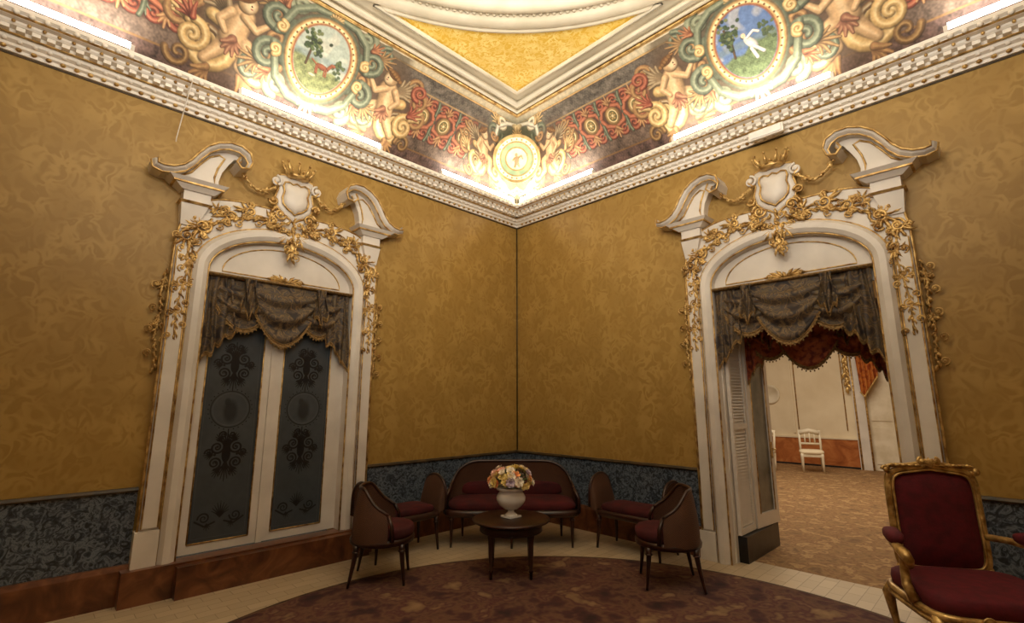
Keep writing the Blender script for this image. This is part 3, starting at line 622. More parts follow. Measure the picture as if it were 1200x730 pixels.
        mb.run(M([(.76,3.32),(.86,3.22),(.92,3.0),(.90,2.80),(.93,2.6),(.95,2.42),(.94,2.15)]),.065,.03,.032,5,.095,0,.009)
        mb.cluster(sg*.82,3.24,A(-.5),1.12,sg,.11,0,6); mb.cluster(sg*.94,3.12,A(-1.3),.9,-sg,.11,0,7); mb.cluster(sg*.89,2.93,A(-1.5),.85,sg,.11,0,8)
        mb.cluster(sg*.93,2.68,A(-1.6),.7,-sg,.11,0,9); mb.cluster(sg*.94,2.42,A(-1.5),.6,sg,.11,0,10)
        mb.obj('gilded_foliage',m_gold,e)
        mb=MB(); mb.run(M([(1.045,2.78),(1.07,2.6),(1.055,2.4),(1.075,2.2),(1.055,2.0),(1.05,1.86)]),.055,.03,.03,8,.035)
        mb.cluster(sg*1.055,2.66,A(-1.5),.55,sg,.045,0,14); mb.cluster(sg*1.055,2.30,A(-1.6),.5,-sg,.045,0,15)
        mb.obj('gilded_pendant',m_gold,e)
        mb=MB(); g=[]
        for i in range(9):
            t=i/8; g.append((sg*(.58-.36*t),3.93-.10*t-.14*math.sin(pi*t)))
        mb.run(g,.055,.035,.022,3,.12,0,.012,False)
        mb.obj('garland',m_gold,e)
    half=[(0,.215),(.05,.19),(.10,.21),(.15,.195),(.165,.14),(.145,.07),(.165,-.01),(.15,-.09),(.10,-.145),(.045,-.175),(0,-.21)]
    out=[(x,z) for x,z in half]+[(-x,z) for x,z in half[-2:0:-1]]; n=len(out)
    def dome(mb,sc_,y0,h,mat):
        vs=[(0,y0+h,3.75)]
        for k,(r,yy) in enumerate(((.4,h*.93),(.75,h*.65),(1,0),(1,-.06))): vs+=[(x*sc_*r,y0+yy,3.75+z*sc_*r) for x,z in out]
        fs=[(0,1+i,1+(i+1)%n) for i in range(n)]
        for r in range(3): fs+=[(1+r*n+i,1+(r+1)*n+i,1+(r+1)*n+(i+1)%n,1+r*n+(i+1)%n) for i in range(n)]
        mb.add(vs,fs,mat,True)
    mb=MB(); dome(mb,1.22,.08,.01,0); dome(mb,.82,.10,.05,0); mb.tube([(x*.84,.105,3.75+z*.84) for x,z in out],.010,6,1,closed=True); mb.tube([(x*1.23,.075,3.75+z*1.23) for x,z in out],.012,6,1,closed=True)
    ce=mb.obj('cartouche',[m_white,m_gold],e)
    mb=MB()
    for sg in (1,-1):
        mb.curl(sg*.215,3.90,.06,pi/2,1.5,sg,.020,.11,1); mb.curl(sg*.225,3.68,.05,0,1.4,-sg,.018,.11,0); mb.curl(sg*.15,3.54,.06,pi,1.5,sg,.018,.12,0)
        mb.leaf(sg*.18,3.84,.3 if sg>0 else pi-.3,.11,.05,.11,0,sg*.9); mb.leaf(sg*.18,3.62,-.5 if sg>0 else pi+.5,.12,.05,.11,0,-sg*.9)
        mb.run([(sg*.05,3.48),(sg*.13,3.42),(sg*.24,3.36)],.08,.04,.035,21,.13)
    mb.obj('cartouche_frame',[m_gold,m_white],ce)
    mb=MB(); mb.lathe([(.10,0),(.115,.01),(.115,.035),(.10,.045)],20,(0,.12,3.98),0,sy=.6)
    for i in range(9):
        a=2*pi*i/9; x=.11*cos(a); sy=sin(a)*.6
        mb.tube([(x,.12+.11*sy,4.01),(x*1.4,.12+.11*1.35*sy,4.07),(x*1.6,.12+.16*sy,4.115)],[.020,.015,.006],6); mb.sell((x*1.6,.12+.165*sy,4.125),(.015,.015,.015),1,1,0,8,6)
    mb.obj('crown',m_gold,e)
    mb=MB(); mb.run([(0,3.52),(.01,3.4),(0,3.25),(.01,3.12),(0,3.05)],.08,.038,.028,31,.13)
    mb.cluster(.05,3.34,-1.0,.9,1,.13,0,40); mb.cluster(-.05,3.34,pi+1.0,.9,-1,.13,0,41); mb.cluster(0,3.18,-pi/2,.7,1,.13,0,42)
    mb.obj('gilded_drop',m_gold,e)
    return e
surround((-DL,0,0),pi,'white and gold baroque surround of the closed glazed door',.265)
surround((0,-DR,0),pi/2,'white and gold baroque surround of the open doorway')
# ------------------------------------------------------------------ valance
def valance(loc,rz,label,mc,dz=0,sc=1.0):
    e=thing('valance',label,'curtain valance',loc,rz)
    top=2.80+dz
    def swag(uc,w,dep,o,seed,skew=0):
        mb=MB()
        def fn(a,b2):
            x=2*a-1; prof=(1-abs(x)**2.0)
            z=top-b2*dep*(.30+.70*prof)-.02*b2-skew*x*b2; ph=b2*3.0*2*pi+seed+.8*math.sin(x*2+seed); f=.022*math.sin(ph)*(.25+prof)*min(1,b2*4)
            return (uc+x*w*(1-.10*b2),o+.06*prof*math.sin(pi*b2*.9)+f,z)
        mb.grid(fn,36,56,0); mb.obj('swag',mc,e)
        mb=MB()
        bot=[fn(i/36,1) for i in range(37)]
        vs=[];fs=[]
        for i,(x,y,z) in enumerate(bot): vs+=[(x,y,z),(x,y+.004,z-.03-.008*(i%2))]
        for i in range(36): fs.append((2*i,2*i+1,2*i+3,2*i+2))
        mb.add(vs,fs,0,False); mb.tube(bot,.008,5)
        for i in range(0,37,2): x,y,z=bot[i]; mb.sell((x,y,z-.045),(.008,.008,.012),1,1,0,6,4)
        mb.obj('fringe',m_fringe,e)
    def jabot(uc,w,l0,l1,o,seed):
        mb=MB()
        def fn(a,b2):
            x=2*a-1; L=l0+(l1-l0)*a if l0!=l1 else l0*(1-.35*abs(x))
            L+=.03*math.sin(a*3.5*2*pi)
            return (uc+x*w*(.75+.25*b2)+.012*math.sin(b2*5+a*9),o+.028*math.sin(a*3.0*2*pi+seed+b2*.8)*(.4+.6*b2),top-b2*L)
        mb.grid(fn,60,14,0); mb.obj('jabot',mc,e)
        mb=MB(); bot=[fn(i/60,1) for i in range(61)]; vs=[];fs=[]
        for i,(x,y,z) in enumerate(bot): vs+=[(x,y,z),(x,y+.004,z-.035)]
        for i in range(60): fs.append((2*i,2*i+1,2*i+3,2*i+2))
        mb.add(vs,fs,0,False); mb.tube(bot,.007,5); mb.obj('fringe',m_fringe,e)
    swag(-.36,.34,.48,.06,0,-.04); swag(.36,.34,.48,.06,1,.04); swag(0,.38,.60,.10,2)
    jabot(-.60,.14,.84,.52,.09,0); jabot(.60,.14,.52,.84,.09,1)
    jabot(-.36,.07,.40,.40,.15,0); jabot(.36,.07,.40,.40,.15,1)
    mb=MB(); mb.box(-.72,.72,.0,.13,top-.01,top+.02); mb.tube([(-.72,.135,top+.005),(.72,.135,top+.005)],.012,6); mb.obj('pelmet_board',m_fringe,e)
    return e
valance((-DL,.04,0),pi,'brown gold brocade swag valance over the glazed door',m_curt)
valance((.04,-DR,0),pi/2,'brown gold brocade swag valance over the open doorway',m_curt)
valance((.62,-DR,0),pi/2,'red swag valance on the far side of the doorway',m_curtr,-.22)
# ------------------------------------------------------------------ closed glazed door
def glasscol(X,Y,w,h):
    p=Paint(X,Y,S2L((66,72,77))); p.C*= (1+.12*sn(X,Y,3,8)+.06*sn(X,Y,4,50))[:,None]
    D=S2L((20,22,26)); G=S2L((80,86,92)); cx=w/2
    def orn(cy,k):
        for sg in (1,-1):
            p.spiral(cx+sg*.085*k,cy+.07*k,.07*k,pi/2,1.8,sg,.010*k,D); p.spiral(cx+sg*.095*k,cy-.08*k,.06*k,-pi/2,1.8,-sg,.009*k,D)
            p.spiral(cx+sg*.15*k,cy+.02*k,.04*k,0,1.5,sg,.008*k,D); p.spiral(cx+sg*.04*k,cy+.19*k,.035*k,0,1.5,sg,.008*k,D)
            p.fan(cx+sg*.12*k,cy+.0*k,(0 if sg>0 else pi),1.8,.08*k,7,.007*k,D); p.fan(cx+sg*.05*k,cy+.13*k,pi/2-sg*.5,1.2,.09*k,6,.007*k,D)
            p.fan(cx+sg*.05*k,cy-.13*k,-pi/2+sg*.5,1.2,.10*k,6,.007*k,D)
        p.fan(cx,cy+.06*k,pi/2,1.0,.18*k,7,.009*k,D); p.fan(cx,cy-.06*k,-pi/2,.8,.20*k,7,.008*k,D); p.ell(cx,cy,.04*k,.08*k,D)
        for k2 in range(10): p.ell(cx+.10*k*cos(k2*.63),cy+.13*k*sin(k2*.63),.012*k,.012*k,D)
    orn(1.60,.95); orn(.76,.95)
    p.ell(cx,1.18,.175,.175,D,0,.04,inner=.95); p.ell(cx,1.18,.155,.155,G,0,.04,inner=.96); p.ell(cx,1.16,.06,.10,S2L((44,48,52)),0,.5); p.ell(cx+.03,1.25,.025,.035,S2L((44,48,52)),0,.5)
    for k in range(28): a=2*pi*k/28; p.ell(cx+.19*cos(a),1.18+.19*sin(a),.006,.006,D)
    p.fan(cx,.20,pi/2,1.6,.14,9,.006,D)
    for sg in (1,-1): p.spiral(cx+sg*.13,.20,.05,0,1.6,sg,.007,D); p.stroke([(cx+sg*.04,.16),(cx+sg*.12,.13),(cx+sg*.2,.18)],.007,D); p.fan(cx+sg*.1,.15,-pi/2,1.5,.06,5,.005,D)
    for a,b2,c,d in ((.03,.03,w-.03,.03),(w-.03,.03,w-.03,h-.03),(w-.03,h-.03,.03,h-.03),(.03,h-.03,.03,.03)): p.stroke([(a,b2),(c,d)],.004,G)
    return np.clip(p.C,0,1)
e=thing('door_1','white double door with etched blue grey glass','door',(-DL-.035,.08,.27),pi); e['kind']='structure'
for sg in (1,-1):
    mb=MB(); H=2.6
    o1=.69 if sg>0 else .765; gw=.60
    def bb(u0,u1,y0,y1,z0,z1,m=0):
        a=sorted((sg*u0,sg*u1)); mb.box(a[0],a[1],y0,y1,z0,z1,m)
    bb(.005,.10,0,.05,0,H); bb(gw,o1,0,.05,0,H); bb(.10,gw,0,.05,0,.08); bb(.10,gw,0,.05,2.4,H)
    if sg>0: bb(-.02,.03,.05,.075,0,H)
    for x in (.10,gw): mb.tube([(sg*x,.052,.08),(sg*x,.052,2.4)],.007,6,1)
    mb.tube([(sg*.10,.052,.08),(sg*gw,.052,.08)],.007,6,1)
    lf=mb.obj('door_leaf',[m_white,m_gold],e)
    nu,nv=160,720; w,h=.50,2.32
    X,Y=np.meshgrid(np.linspace(0,w,nu+1),np.linspace(0,h,nv+1))
    P=np.stack([X+(.10 if sg>0 else -.60),np.full_like(X,.03),Y+.08],-1).reshape(-1,3)
    colormesh('glass_panel',P,nu,nv,glasscol(X.ravel(),Y.ravel(),w,h),m_glass,lf)
# ------------------------------------------------------------------ open doorway parts
mb=MB(); ys=-DR+OW; yr=-DR-OW
mb.box(0,.5,ys-.02,ys,0,2.8); mb.box(0,.5,yr,yr+.02,0,2.8); mb.box(0.02,.5,yr,ys,2.78,2.8)
mb.box(.5,.56,ys-.02,ys+.16,0,2.95); mb.box(.5,.56,yr-.16,yr+.02,0,2.95); mb.box(.5,.56,yr-.16,ys+.16,2.8,2.95)
stru(mb,'trim_11',m_white,'white painted reveal lining of the doorway','door reveal')
mb=MB(); mb.box(.06,1.0,ys-.11,ys-.02,0,.25); stru(mb,'trim_12',m_black,'black marble plinth block in the doorway','plinth')
e=thing('shutter','white louvred folding shutter inside the doorway','shutter',(.05,ys-.03,.26),0)
mb=MB(); mb.box(0,.04,-.035,0,0,2.2); mb.box(.36,.40,-.035,0,0,2.2); mb.box(.04,.36,-.035,0,0,.06); mb.box(.04,.36,-.035,0,2.14,2.2); mb.box(.04,.36,-.035,0,1.05,1.11); mb.obj('shutter_frame',m_white,e)
mb=MB(); mb.box(.04,.36,-.010,-.004,.06,2.14)
for i in range(62):
    z=.08+i*.033
    if 1.03<z<1.12: continue
    mb.add([(.04,-.026,z),(.36,-.026,z),(.36,-.010,z+.028),(.04,-.010,z+.028)],[(0,1,2,3)],0,False)
mb.obj('slats',m_white,e)
e=thing('door_2','white glazed door leaf standing open beside the shutter','door',(.47,ys-.035,.26),math.radians(-5)); e['kind']='structure'
mb=MB(); mb.box(0,.09,-.045,0,0,2.5); mb.box(.46,.55,-.045,0,0,2.5); mb.box(.09,.46,-.045,0,0,.14); mb.box(.09,.46,-.045,0,2.4,2.5)
for x in (.09,.46): mb.tube([(x,-.047,.14),(x,-.047,2.4)],.007,6,1)
lf=mb.obj('door_leaf',[m_white,m_gold],e); mb=MB(); mb.box(.09,.46,-.028,-.018,.14,2.4); mb.obj('glass_panel',noisemat('grey_glass',two((92,92,86),(130,128,118)),3,.15),lf)
mb=MB(); mb.tube([(.50,-.05,.80),(.50,-.09,.80),(.43,-.095,.80)],.009,8); mb.box(.485,.515,-.052,-.045,.7,.88); mb.obj('door_handle',m_gold,lf)
# adjoining room
WX=9.3
mb=MB(); mb.box(.2,9.7,-7,4,-.1,0); stru(mb,'floor_adjoining',m_carp,'brown floral carpeted floor of the next room','floor')
mb=MB(); mb.box(WX,WX+.2,-7,4,0,4.6,0); mb.box(WX-.04,WX,-2.50,4,.04,.68,1); mb.box(WX-.06,WX,-2.50,4,0,.04,2); mb.box(WX-.06,WX,-2.50,4,.68,.72,0)
mb.box(WX-.03,WX,-1.15,-1.10,.8,3.5,0); 
for y in (-1.22,-2.30): mb.box(WX-.025,WX,y-.010,y+.010,.9,3.4,3)
stru(mb,'wall_adjoining',[m_tape,m_orangef,m_black,m_goldd],'pale peach wall with orange marble dado','wall')
mb=MB(); mb.box(.5,9.5,4,4.2,0,4.6); mb.box(.5,9.5,-7.2,-7,0,4.6); stru(mb,'wall_adjoining_side',m_tape,'pale side wall of the next room','wall')
mb=MB(); mb.box(.5,9.5,-7,4,4.6,4.7); stru(mb,'ceiling_adjoining',m_cream,'cream ceiling of the next room','ceiling')
e=thing('door_surround','white and gold door surround in the next room','door surround',(WX,-3.32,0),pi/2)
mb=MB(); 
for sg in (1,-1):
    a=sorted((sg*.55,sg*.82)); mb.box(a[0],a[1],0,.12,0,3.2); mb.tube([(sg*.56,.125,0),(sg*.56,.125,3.2)],.022,6,1); mb.tube([(sg*.78,.125,0),(sg*.78,.125,3.2)],.022,6,1)
mb.box(-.8,.8,0,.12,3.2,3.5)
mb.run([(.90,3.1),(.88,2.8),(.91,2.5),(.89,2.2),(.90,1.9)],.18,.09,.06,3,.10,1); mb.obj('door_frame',[m_white,m_gold],e)
mb=MB(); mb.box(-.55,.55,0,.03,0,3.2); mb.box(-.5,.5,.03,.05,.15,1.0); mb.box(-.5,.5,.03,.05,1.15,3.0); mb.obj('door_panel',m_whitew,e)
e=thing('drape','orange and gold drape gathered beside the door','curtain',(9.05,-2.90,0),pi/2)
mb=MB(); mb.grid(lambda a,b2:((2*a-1)*(.19+.06*b2),.05*math.sin(a*5*2*pi),1.72+.30*(abs(2*a-1.6))+1.4*b2),60,10); mb.obj('drape_panel',m_draper,e)
mb=MB(); mb.tube([((2*a/20-1)*.19,.06,1.72+.30*abs(2*a/20-1.6)) for a in range(21)],.02,6); mb.obj('fringe',m_gold,e)
e=thing('wall_mirror','round pale framed mirror on the peach wall','mirror',(WX,-.58,1.8),pi/2)
Mx=Matrix.Rotation(-pi/2,4,'X')
mb=MB(); mb.lathe([(.26,0),(.26,.03),(.22,.05),(.20,.03)],28,(0,0,0),0,Mx); mb.obj('mirror_frame',m_whitew,e); mb=MB(); mb.lathe([(.205,0),(.205,.025)],28,(0,0,0),0,Mx); mb.obj('mirror_glass',m_stone,e)
def white_chair(loc,rz,label):
    e=thing('side_chair',label,'chair',loc,rz,'white side chairs')
    mb=MB(); mb.sell((0,0,.45),(.25,.24,.055),.4,.6); mb.obj('seat',m_tape,e)
    mb=MB(); mb.box(-.22,.22,.19,.215,.35,.43); mb.box(-.22,.22,-.215,-.19,.35,.43); mb.box(-.22,-.195,-.2,.2,.35,.43); mb.box(.195,.22,-.2,.2,.35,.43); mb.obj('seat_rail',m_whitew,e)
    for x in (-.2,.2):
        for y in (-.2,.2):
            mb=MB(); mb.lathe([(.018,0),(.026,.2),(.032,.36),(.032,.42)],10,(x,y,0)); mb.obj('leg',m_whitew,e)
    mb=MB()
    for x in (-.21,.21): mb.tube([(x,-.2,.40),(x,-.22,.65),(x,-.26,.93)],.025,8)
    mb.tube([(-.21,-.255,.87),(0,-.27,.92),(.21,-.255,.87)],.055,8); mb.tube([(-.21,-.225,.62),(.21,-.225,.62)],.025,8)
    for x in (-.1,0,.1): mb.tube([(x,-.225,.62),(x,-.265,.92)],.018,6)
    mb.obj('backrest',m_whitew,e); return e
white_chair((7.95,-1.80,0),pi/2+.3,'white wooden chair with open back by the peach wall')
white_chair((7.4,-.88,0),pi/2-.2,'white wooden chair beside the open door leaf')
# ------------------------------------------------------------------ rug
mb=MB(); mb.lathe([(2.76,.0005),(2.76,.003),(2.72,.004)],96,(0,0,0),1,cap=False); 
vs=[(2.72*cos(2*pi*i/96),2.72*sin(2*pi*i/96),.0041) for i in range(96)]; mb.add(vs,[tuple(range(96))],0,False)
mb.obj('round_rug',[m_rug,m_rugrim],None,(-3.1,-3.6,0),label='large round dark floral rug on the stone floor',cat='rug')
RZ=.007
# ------------------------------------------------------------------ seating
def shell(mb,path,ztop,z0,th,flare=.10,mat=0,mat_in=0):
    n=len(path);K=6;vs=[];fs=[]
    for side in (0,1):
        for i,(x,y) in enumerate(path):
            a=Vector(path[max(i-1,0)]);b2=Vector(path[min(i+1,n-1)]); t=(b2-a).normalized(); nn=Vector((t.y,-t.x))
            for k in range(K+1):
                h=k/K; z=z0+(ztop[i]-z0)*h; q=Vector((x,y))+nn*(flare*h*h*(ztop[i]-z0)/.45+(th if side==0 else 0)); vs.append((q.x,q.y,z))
    B=n*(K+1)
    for s_ in (0,1):
        for i in range(n-1):
            for k in range(K):
                a=s_*B+i*(K+1)+k; f=(a,a+1,a+K+2,a+K+1); fs.append(f if s_ else f[::-1])
    mb.add(vs,fs[:len(fs)//2],mat); b0=len(mb.v)-len(vs)
    for f in fs[len(fs)//2:]: mb.f.append(tuple(i+b0 for i in f)); mb.m.append(mat_in); mb.s.append(True)
    out=lambda i,k: Vector(vs[i*(K+1)+k])
    return [tuple((Vector(vs[i*(K+1)+K])+Vector(vs[B+i*(K+1)+K]))/2) for i in range(n)], out
def turned_leg(x,y,h,dx=0,dy=0,r=.024):
    mb=MB(); P=[(dx,dy,.002),(dx*.8,dy*.8,h*.15),(dx*.3,dy*.3,h*.55),(0,0,h*.85),(0,0,h)]; mb.tube([(x+a,y+b2,c) for a,b2,c in P],[r*.5,r*.55,r*.8,r,r*1.15],8)
    mb.sell((x,y,h*.84),(r*1.4,r*1.4,r*.5),1,1,0,10,6); return mb
def smst(x): x=max(0,min(1,x)); return x*x*(3-2*x)
def tub_chair(loc,rz,label):
    e=thing('tub_chair',label,'chair',loc,rz,'mahogany tub chairs')
    N=40; path=[];zt=[]
    for i in range(N+1):
        d_=-104+208*i/N; f=math.radians(d_); g=lambda v,p: math.copysign(abs(v)**p,v)
        path.append((.295*g(math.sin(f),.9),-.275*g(math.cos(f),.85))); zt.append(.57+.245*smst((118-abs(d_))/78))
    path=path[::-1]; zt=zt[::-1]
    mb=MB(); top,outp=shell(mb,path,zt,.36,.020,.05); mb.tube(top,.016,8,1)
    mb.tube([outp(i,0) for i in range(N+1)],.014,6,1)
    for k in (0,-1): 
        mb.tube([top[k],(path[k][0],path[k][1]+.03,.51),(path[k][0],path[k][1]+.04,.38)],[.018,.018,.020],8,1)
    mb.obj('backrest',[m_wood,m_woodd],e)
    mb=MB(); mb.lathe([(.27,0),(.295,.01),(.30,.04),(.29,.06)],32,(0,0,.325),0,sy=.98); mb.obj('seat_rail',m_woodd,e)
    mb=MB(); mb.sell((0,.02,.425),(.268,.27,.07),.85,.6); mb.obj('seat',m_red,e)
    for x,y,dx,dy in ((-.20,-.20,-.03,-.05),(.20,-.20,.03,-.05),(-.20,.2,-.01,.03),(.20,.2,.01,.03)): turned_leg(x,y,.34,dx,dy).obj('leg',m_woodd,e)
    return e
c1=tub_chair((-2.78,-.99,RZ),math.radians(-38-90),'cane backed mahogany tub chair near the closed door')
clone(c1,(-.99,-2.91,RZ),math.radians(128-90),'cane backed mahogany tub chair near the open doorway')
def settee(loc,rz):
    e=thing('settee','curved cane backed settee with burgundy seat in the room corner','sofa',loc,rz)
    N=56; path=[];zt=[]
    for i in range(N+1):
        d_=-98+196*i/N; f=math.radians(d_); g=lambda v,p: math.copysign(abs(v)**p,v)
        x=.78*g(math.sin(f),.8); y=-.30*g(math.cos(f),.6); path.append((x,y+.02)); zt.append(.60+.285*smst((106-abs(d_))/80))
    path=path[::-1]; zt=zt[::-1]
    mb=MB(); top,outp=shell(mb,path,zt,.36,.022,.08); mb.tube(top,.017,8,1)
    for k in (0,-1): mb.tube([top[k],(path[k][0],path[k][1]+.04,.5),(path[k][0],path[k][1]+.03,.34)],.02,8,1)
    mb.obj('backrest',[m_wood,m_woodd],e)
    mb=MB(); mb.sell((0,0.0,.36),(.785,.32,.045),.35,.3,0,48,8); mb.obj('seat_rail',m_woodd,e)
    mb=MB(); mb.sell((0,.02,.43),(.74,.27,.075),.35,.6,0,48,12); mb.obj('seat',m_red,e)
    mb=MB(); mb.sell((0,-.215,.56),(.64,.05,.09),.4,.6,0,36,10); mb.obj('back_cushion',m_red,e)
    for x,y in ((-.68,.24),(0,.28),(.68,.24),(-.6,-.2),(.6,-.2),(0,-.22)): turned_leg(x,y,.35,0,.01*(1 if y>0 else -3)).obj('leg',m_woodd,e)
    return e
settee((-1.06,-.96,0),math.radians(225.2-90))
def bench(loc,rz,label):
    e=thing('window_bench',label,'bench',loc,rz,'scroll-ended benches')
    mb=MB(); mb.sell((0,0,.37),(.42,.21,.04),.3,.3,0,36,8); mb.obj('seat_rail',m_woodd,e)
    mb=MB(); mb.sell((0,0,.43),(.36,.19,.06),.35,.6,0,36,12); mb.obj('seat',m_red,e)
    for sg in (1,-1):
        mb=MB()
        def fn(a,b2):
            q=pi*a; y=.21*cos(q); h=.36+ (.06+.35*math.sin(q)**.5)*b2
            return (sg*(.40+.07*b2*b2),y*(.86+.14*b2),h)
        mb.grid(fn,28,8,0); mb.grid(lambda a,b2:(fn(a,b2)[0]-sg*.025,fn(a,b2)[1],fn(a,b2)[2]),28,8,0)
        mb.tube([tuple(Vector(fn(i/28,1))-Vector((sg*.012,0,0))) for i in range(29)],.017,8,1)
        mb.obj('armrest',[m_wood,m_woodd],e)
        for y in (-.17,.17): turned_leg(sg*.36,y,.35,sg*.02,.02 if y>0 else -.02).obj('leg',m_woodd,e)
    return e
b1=bench((-2.24,-.42,0),pi,'mahogany bench with raised ends and burgundy seat beside glazed door')
clone(b1,(-.38,-2.20,RZ),pi/2,'mahogany bench with raised ends and burgundy seat beside open doorway')
# table
e=thing('round_table','low round dark mahogany table holding the flower urn','table',(-1.82,-1.72,RZ),math.radians(.4))
mb=MB(); mb.lathe([(.30,.455),(.345,.46),(.37,.47),(.378,.48),(.37,.492),(.34,.496),(.001,.497)],48); mb.obj('table_top',m_woodd,e)
mb=MB(); mb.lathe([(.29,.375),(.30,.38),(.30,.45),(.29,.456)],40); mb.lathe([(.303,.385),(.303,.392)],40); mb.obj('apron',m_woodd,e)
for a in (0,90,180,270):
    q=math.radians(a); x,y=.26*cos(q),.26*sin(q); mb=MB(); mb.lathe([(.014,.0),(.016,.06),(.024,.07),(.017,.08),(.028,.33),(.034,.36),(.034,.456)],12,(x,y,0)); mb.obj('leg',m_woodd,e)
# urn
e=thing('flower_urn','white porcelain footed urn on the round table','vase',(-1.82,-1.72,.505),0)
mb=MB(); mb.box(-.072,.072,-.072,.072,0,.018); mb.lathe([(.062,.018),(.054,.03),(.034,.045),(.028,.06),(.034,.07)],28); mb.obj('foot',m_porc,e,bevel=.003)
mb=MB(); mb.lathe([(.032,.068),(.07,.08),(.115,.115),(.137,.15),(.14,.185),(.125,.215),(.112,.232),(.118,.245),(.14,.255),(.147,.268),(.142,.278),(.12,.27),(.11,.25),(.001,.24)],40,flute=.012); mb.obj('bowl',m_porc,e)
# bouquet
e=thing('flower_bouquet','peach yellow and cream silk flowers in the urn','flowers',(-1.82,-1.72,.795),0)
R=random.Random(5)
cols=[('pink_petals',(240,180,160),(250,214,198)),('yellow_petals',(242,212,120),(252,236,170)),('orange_petals',(234,146,84),(248,184,120)),('cream_petals',(246,230,204),(252,244,230)),('lilac_petals',(190,168,186),(216,200,212))]
tmpl=[]
for nm,a,b2 in cols:
    mb=MB()
    for ring,(np_,rad,tilt,L) in enumerate(((7,.018,.35,.042),(6,.010,.9,.034),(4,.004,1.25,.024))):
        for k in range(np_):
            q=2*pi*k/np_+ring*.5; d=Vector((cos(q)*cos(tilt),sin(q)*cos(tilt),sin(tilt))); sd=Vector((-sin(q),cos(q),0)); b0=Vector((cos(q)*rad*.3,sin(q)*rad*.3,0)); w=L*.42; up=Vector((0,0,1))
            vs=[b0,b0+d*L*.55+sd*w,b0+d*L*.6+up*-.004,b0+d*L*.55-sd*w,b0+d*L+sd*w*.6+up*.006,b0+d*L*1.05+up*.003,b0+d*L-sd*w*.6+up*.006]
            mb.add(vs,[(0,1,2),(0,2,3),(1,4,5,2),(2,5,6,3)],0,True)
    mb.sell((0,0,.01),(.009,.009,.01),1,1,0,8,6)
    tmpl.append((mb,noisemat(nm,two(a,b2),20,.7)))
protos=[None]*5
for k in range(70):
    th=R.uniform(0,2*pi); ph=math.acos(1-R.random()*1.05)
    d=Vector((math.sin(ph)*cos(th),math.sin(ph)*sin(th),math.cos(ph))); pos=Vector((d.x*.205,d.y*.205,.02+max(-.01,d.z)*.16))*R.uniform(.86,1.05)
    ci=R.choice([0,0,1,1,1,2,3,3,3,1,0,2,3,4])
    rot=d.to_track_quat('Z','Y').to_euler(); sc=R.uniform(.7,1.1)
    if protos[ci] is None: o=tmpl[ci][0].obj('flower',tmpl[ci][1],e); protos[ci]=o
    else: o=protos[ci].copy(); COL.objects.link(o)
    o.location=pos; o.rotation_euler=rot; o.scale=(sc,sc,sc)
mb=MB()
for k in range(80):
    th=R.uniform(0,2*pi); ph=math.acos(1-R.random()*1.1); d=Vector((math.sin(ph)*cos(th),math.sin(ph)*sin(th),math.cos(ph)*.7))
    sd=Vector((-sin(th),cos(th),0)); b0=d*.10+Vector((0,0,.02)); L=R.uniform(.08,.14); up=Vector((0,0,.02))
    vs=[b0,b0+d*L*.5+sd*.018,b0+d*L*.5+up*.3,b0+d*L*.5-sd*.018,b0+d*L-up*.5]; mb.add(vs,[(0,1,2),(0,2,3),(1,4,2),(2,4,3)],0,True)
mb.sell((0,0,.05),(.11,.11,.06),1,1,0,16,10)
mb.obj('foliage',m_green,e)
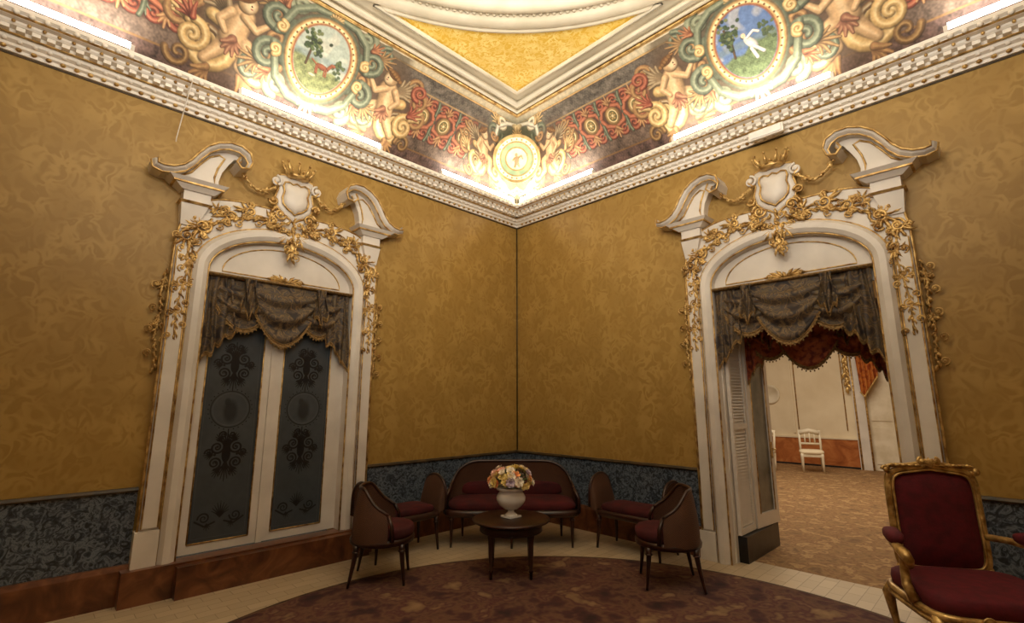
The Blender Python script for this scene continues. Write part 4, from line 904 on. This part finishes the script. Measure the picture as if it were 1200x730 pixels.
# ------------------------------------------------------------------ gilt armchair
def fauteuil(loc,rz):
    e=thing('gilt_armchair','gilded carved armchair with crimson upholstery by the wall','armchair',loc,rz)
    TB=Matrix.Translation((0,-.27,.44))@Matrix.Rotation(math.radians(2),4,'X')
    def outl(hx,z0,z1,n=64,crest=.03):
        P=[]
        for i in range(n):
            a=2*pi*i/n; g=lambda v,p: math.copysign(abs(v)**p,v)
            x=hx*g(cos(a),.22); z=(z0+z1)/2+(z1-z0)/2*g(math.sin(a),.24)
            if math.sin(a)>0: z+=crest*(1-abs(x/hx))*1.2*g(math.sin(a),.3)
            P.append((x,z))
        return P
    mb=MB(); O=outl(.240,.05,.650); n=len(O)
    ctr=(0,.045,.34); vs=[ctr]; 
    for sc_,y in ((.5,.043),(.82,.034),(1.0,0.0)): vs+=[(x*sc_,y,.34+(z-.34)*sc_) for x,z in O]
    fs=[(0,1+i,1+(i+1)%n) for i in range(n)]
    for r in range(2): fs+=[(1+r*n+i,1+(r+1)*n+i,1+(r+1)*n+(i+1)%n,1+r*n+(i+1)%n) for i in range(n)]
    fs.append(tuple(1+2*n+i for i in range(n)))
    mb.add(vs,fs,0,True,TB); mb.obj('back_pad',m_redb,e)
    mb=MB(); O2=outl(.262,.03,.672); mb.tube([(x,0,z) for x,z in O2],.023,10,0,True,TB); O3=outl(.241,.05,.650); mb.tube([(x,.022,z) for x,z in O3],.008,6,0,True,TB)
    m2=MB()
    for sg in (1,-1):
        m2.tube([(sg*.02,.012,.735),(sg*.08,.012,.722),(sg*.15,.012,.712),(sg*.21,.012,.712),(sg*.26,.012,.700),(sg*.278,.012,.675)],[.014,.015,.013,.014,.016,.012],8)
        for q in (.05,.09,.13,.17,.21,.25): m2.leaf(sg*q,.706,.7 if sg<0 else pi-.7,.044,.026,.028,0,curl=sg*.8,h=.018)
        m2.curl(sg*.042,.742,.026,pi/2,1.4,-sg,.014,.022); m2.curl(sg*.268,.680,.026,0,1.4,sg,.014,.018)
        for q in range(9): m2.leaf(sg*.262,.12+q*.058,pi/2,.04,.022,.020,0,curl=sg*.5,h=.012)
    for k in range(5):
        a=pi*(.15+.7*k/4); m2.leaf(0,.72,a,.05,.030,.032,0,0,h=.018)
    m2.sell((0,.032,.720),(.026,.014,.024),1,1)
    mb.add(m2.v,m2.f,0,True,TB)
    for sg in (1,-1): mb.tube([(sg*.255,-.27,.50),(sg*.262,-.27,.42),(sg*.27,-.27,.36)],.024,8)
    mb.obj('back_frame',m_gold,e)
    mb=MB(); mb.sell((0,.04,.44),(.365,.33,.07),.35,.45,0,40,12); mb.obj('seat',m_redb,e)
    mb=MB(); 
    P=[]
    for i in range(48):
        a=2*pi*i/48; g=lambda v,p: math.copysign(abs(v)**p,v); P.append((.375*g(cos(a),.4),.04+.34*g(math.sin(a),.4)))
    mb.tube([(x,y,.385) for x,y in P],.022,8,0,True); mb.tube([(x*1.01,y*1.01,.345) for x,y in P],.016,8,0,True)
    m2=MB()
    for sg in (1,-1): m2.run([(0,.325),(sg*.12,.335),(sg*.28,.355)],.055,.032,.03,2,.395); m2.curl(sg*.045,.325,.035,pi/2,1.4,-sg,.010,.40)
    m2.sell((0,.40,.325),(.028,.018,.03),1,1)
    mb.add(m2.v,m2.f,0,True); mb.obj('seat_frame',m_gold,e)
    for sg in (1,-1):
        mb=MB(); mb.tube([(sg*.265,-.27,.70),(sg*.33,-.17,.705),(sg*.40,.0,.70),(sg*.425,.12,.695),(sg*.43,.20,.68),(sg*.425,.235,.65),(sg*.415,.215,.62),(sg*.41,.185,.63)],[.022,.022,.026,.028,.034,.030,.022,.014],8)
        mb.tube([(sg*.415,.13,.68),(sg*.385,.08,.62),(sg*.38,.06,.55),(sg*.40,.11,.48),(sg*.385,.16,.40)],[.023,.025,.025,.027,.030],8)
        arm=mb.obj('armrest',m_gold,e)
        mb=MB(); mb.sell((0,0,0),(.050,.14,.042),.7,.8,0,20,10,Matrix.Translation((sg*.388,-.01,.738))@Matrix.Rotation(-sg*.25,4,'Z')); mb.obj('arm_pad',m_redb,arm)
        for y,fr in ((.31,1),(-.24,-1)):
            mb=MB(); mb.tube([(sg*.34,y-.02*fr,.385),(sg*.355,y+.02*fr,.32),(sg*.345,y+.01*fr,.21),(sg*.335,y-.01*fr,.10),(sg*.34,y+.01*fr,.03),(sg*.345,y+.025*fr,.015)],[.034,.036,.026,.017,.019,.014],8); mb.obj('leg',m_gold,e)
    return e
fauteuil((-.97,-4.95,RZ),math.radians(212-90))
# small items
e=thing('emergency_lamp','small white box lamp mounted under the cornice','lamp',(-.14,-3.83,4.36),pi/2)
mb=MB(); mb.box(-.17,.17,0,.05,-.05,.05); mb.obj('housing',m_cornice,e,bevel=.008); mb=MB(); mb.box(-.15,.15,.05,.06,-.038,.038); mb.obj('diffuser',m_porc,e,bevel=.004)
mb=MB(); mb.tube([(-4.58,-.30,4.57),(-4.60,-.2,4.3),(-4.62,-.12,4.02),(-4.62,-.12,3.98)],.005,5); mb.obj('hanging_cable',m_white,None,label='thin pale cable hanging from cornice to door pediment',cat='cable')
# world + camera
w=bpy.data.worlds.new('world'); SC.world=w; w.use_nodes=True; w.node_tree.nodes['Background'].inputs[0].default_value=(.9,.75,.55,1); w.node_tree.nodes['Background'].inputs[1].default_value=.05
cd=bpy.data.cameras.new('camera'); cam=bpy.data.objects.new('camera',cd); COL.objects.link(cam)
cam.location=(-5.322,-5.285,1.6); cam.rotation_euler=(math.radians(100.5),0,math.radians(-44.6)); cd.lens=17.13; cd.sensor_width=36; cd.clip_start=.05
SC.camera=cam
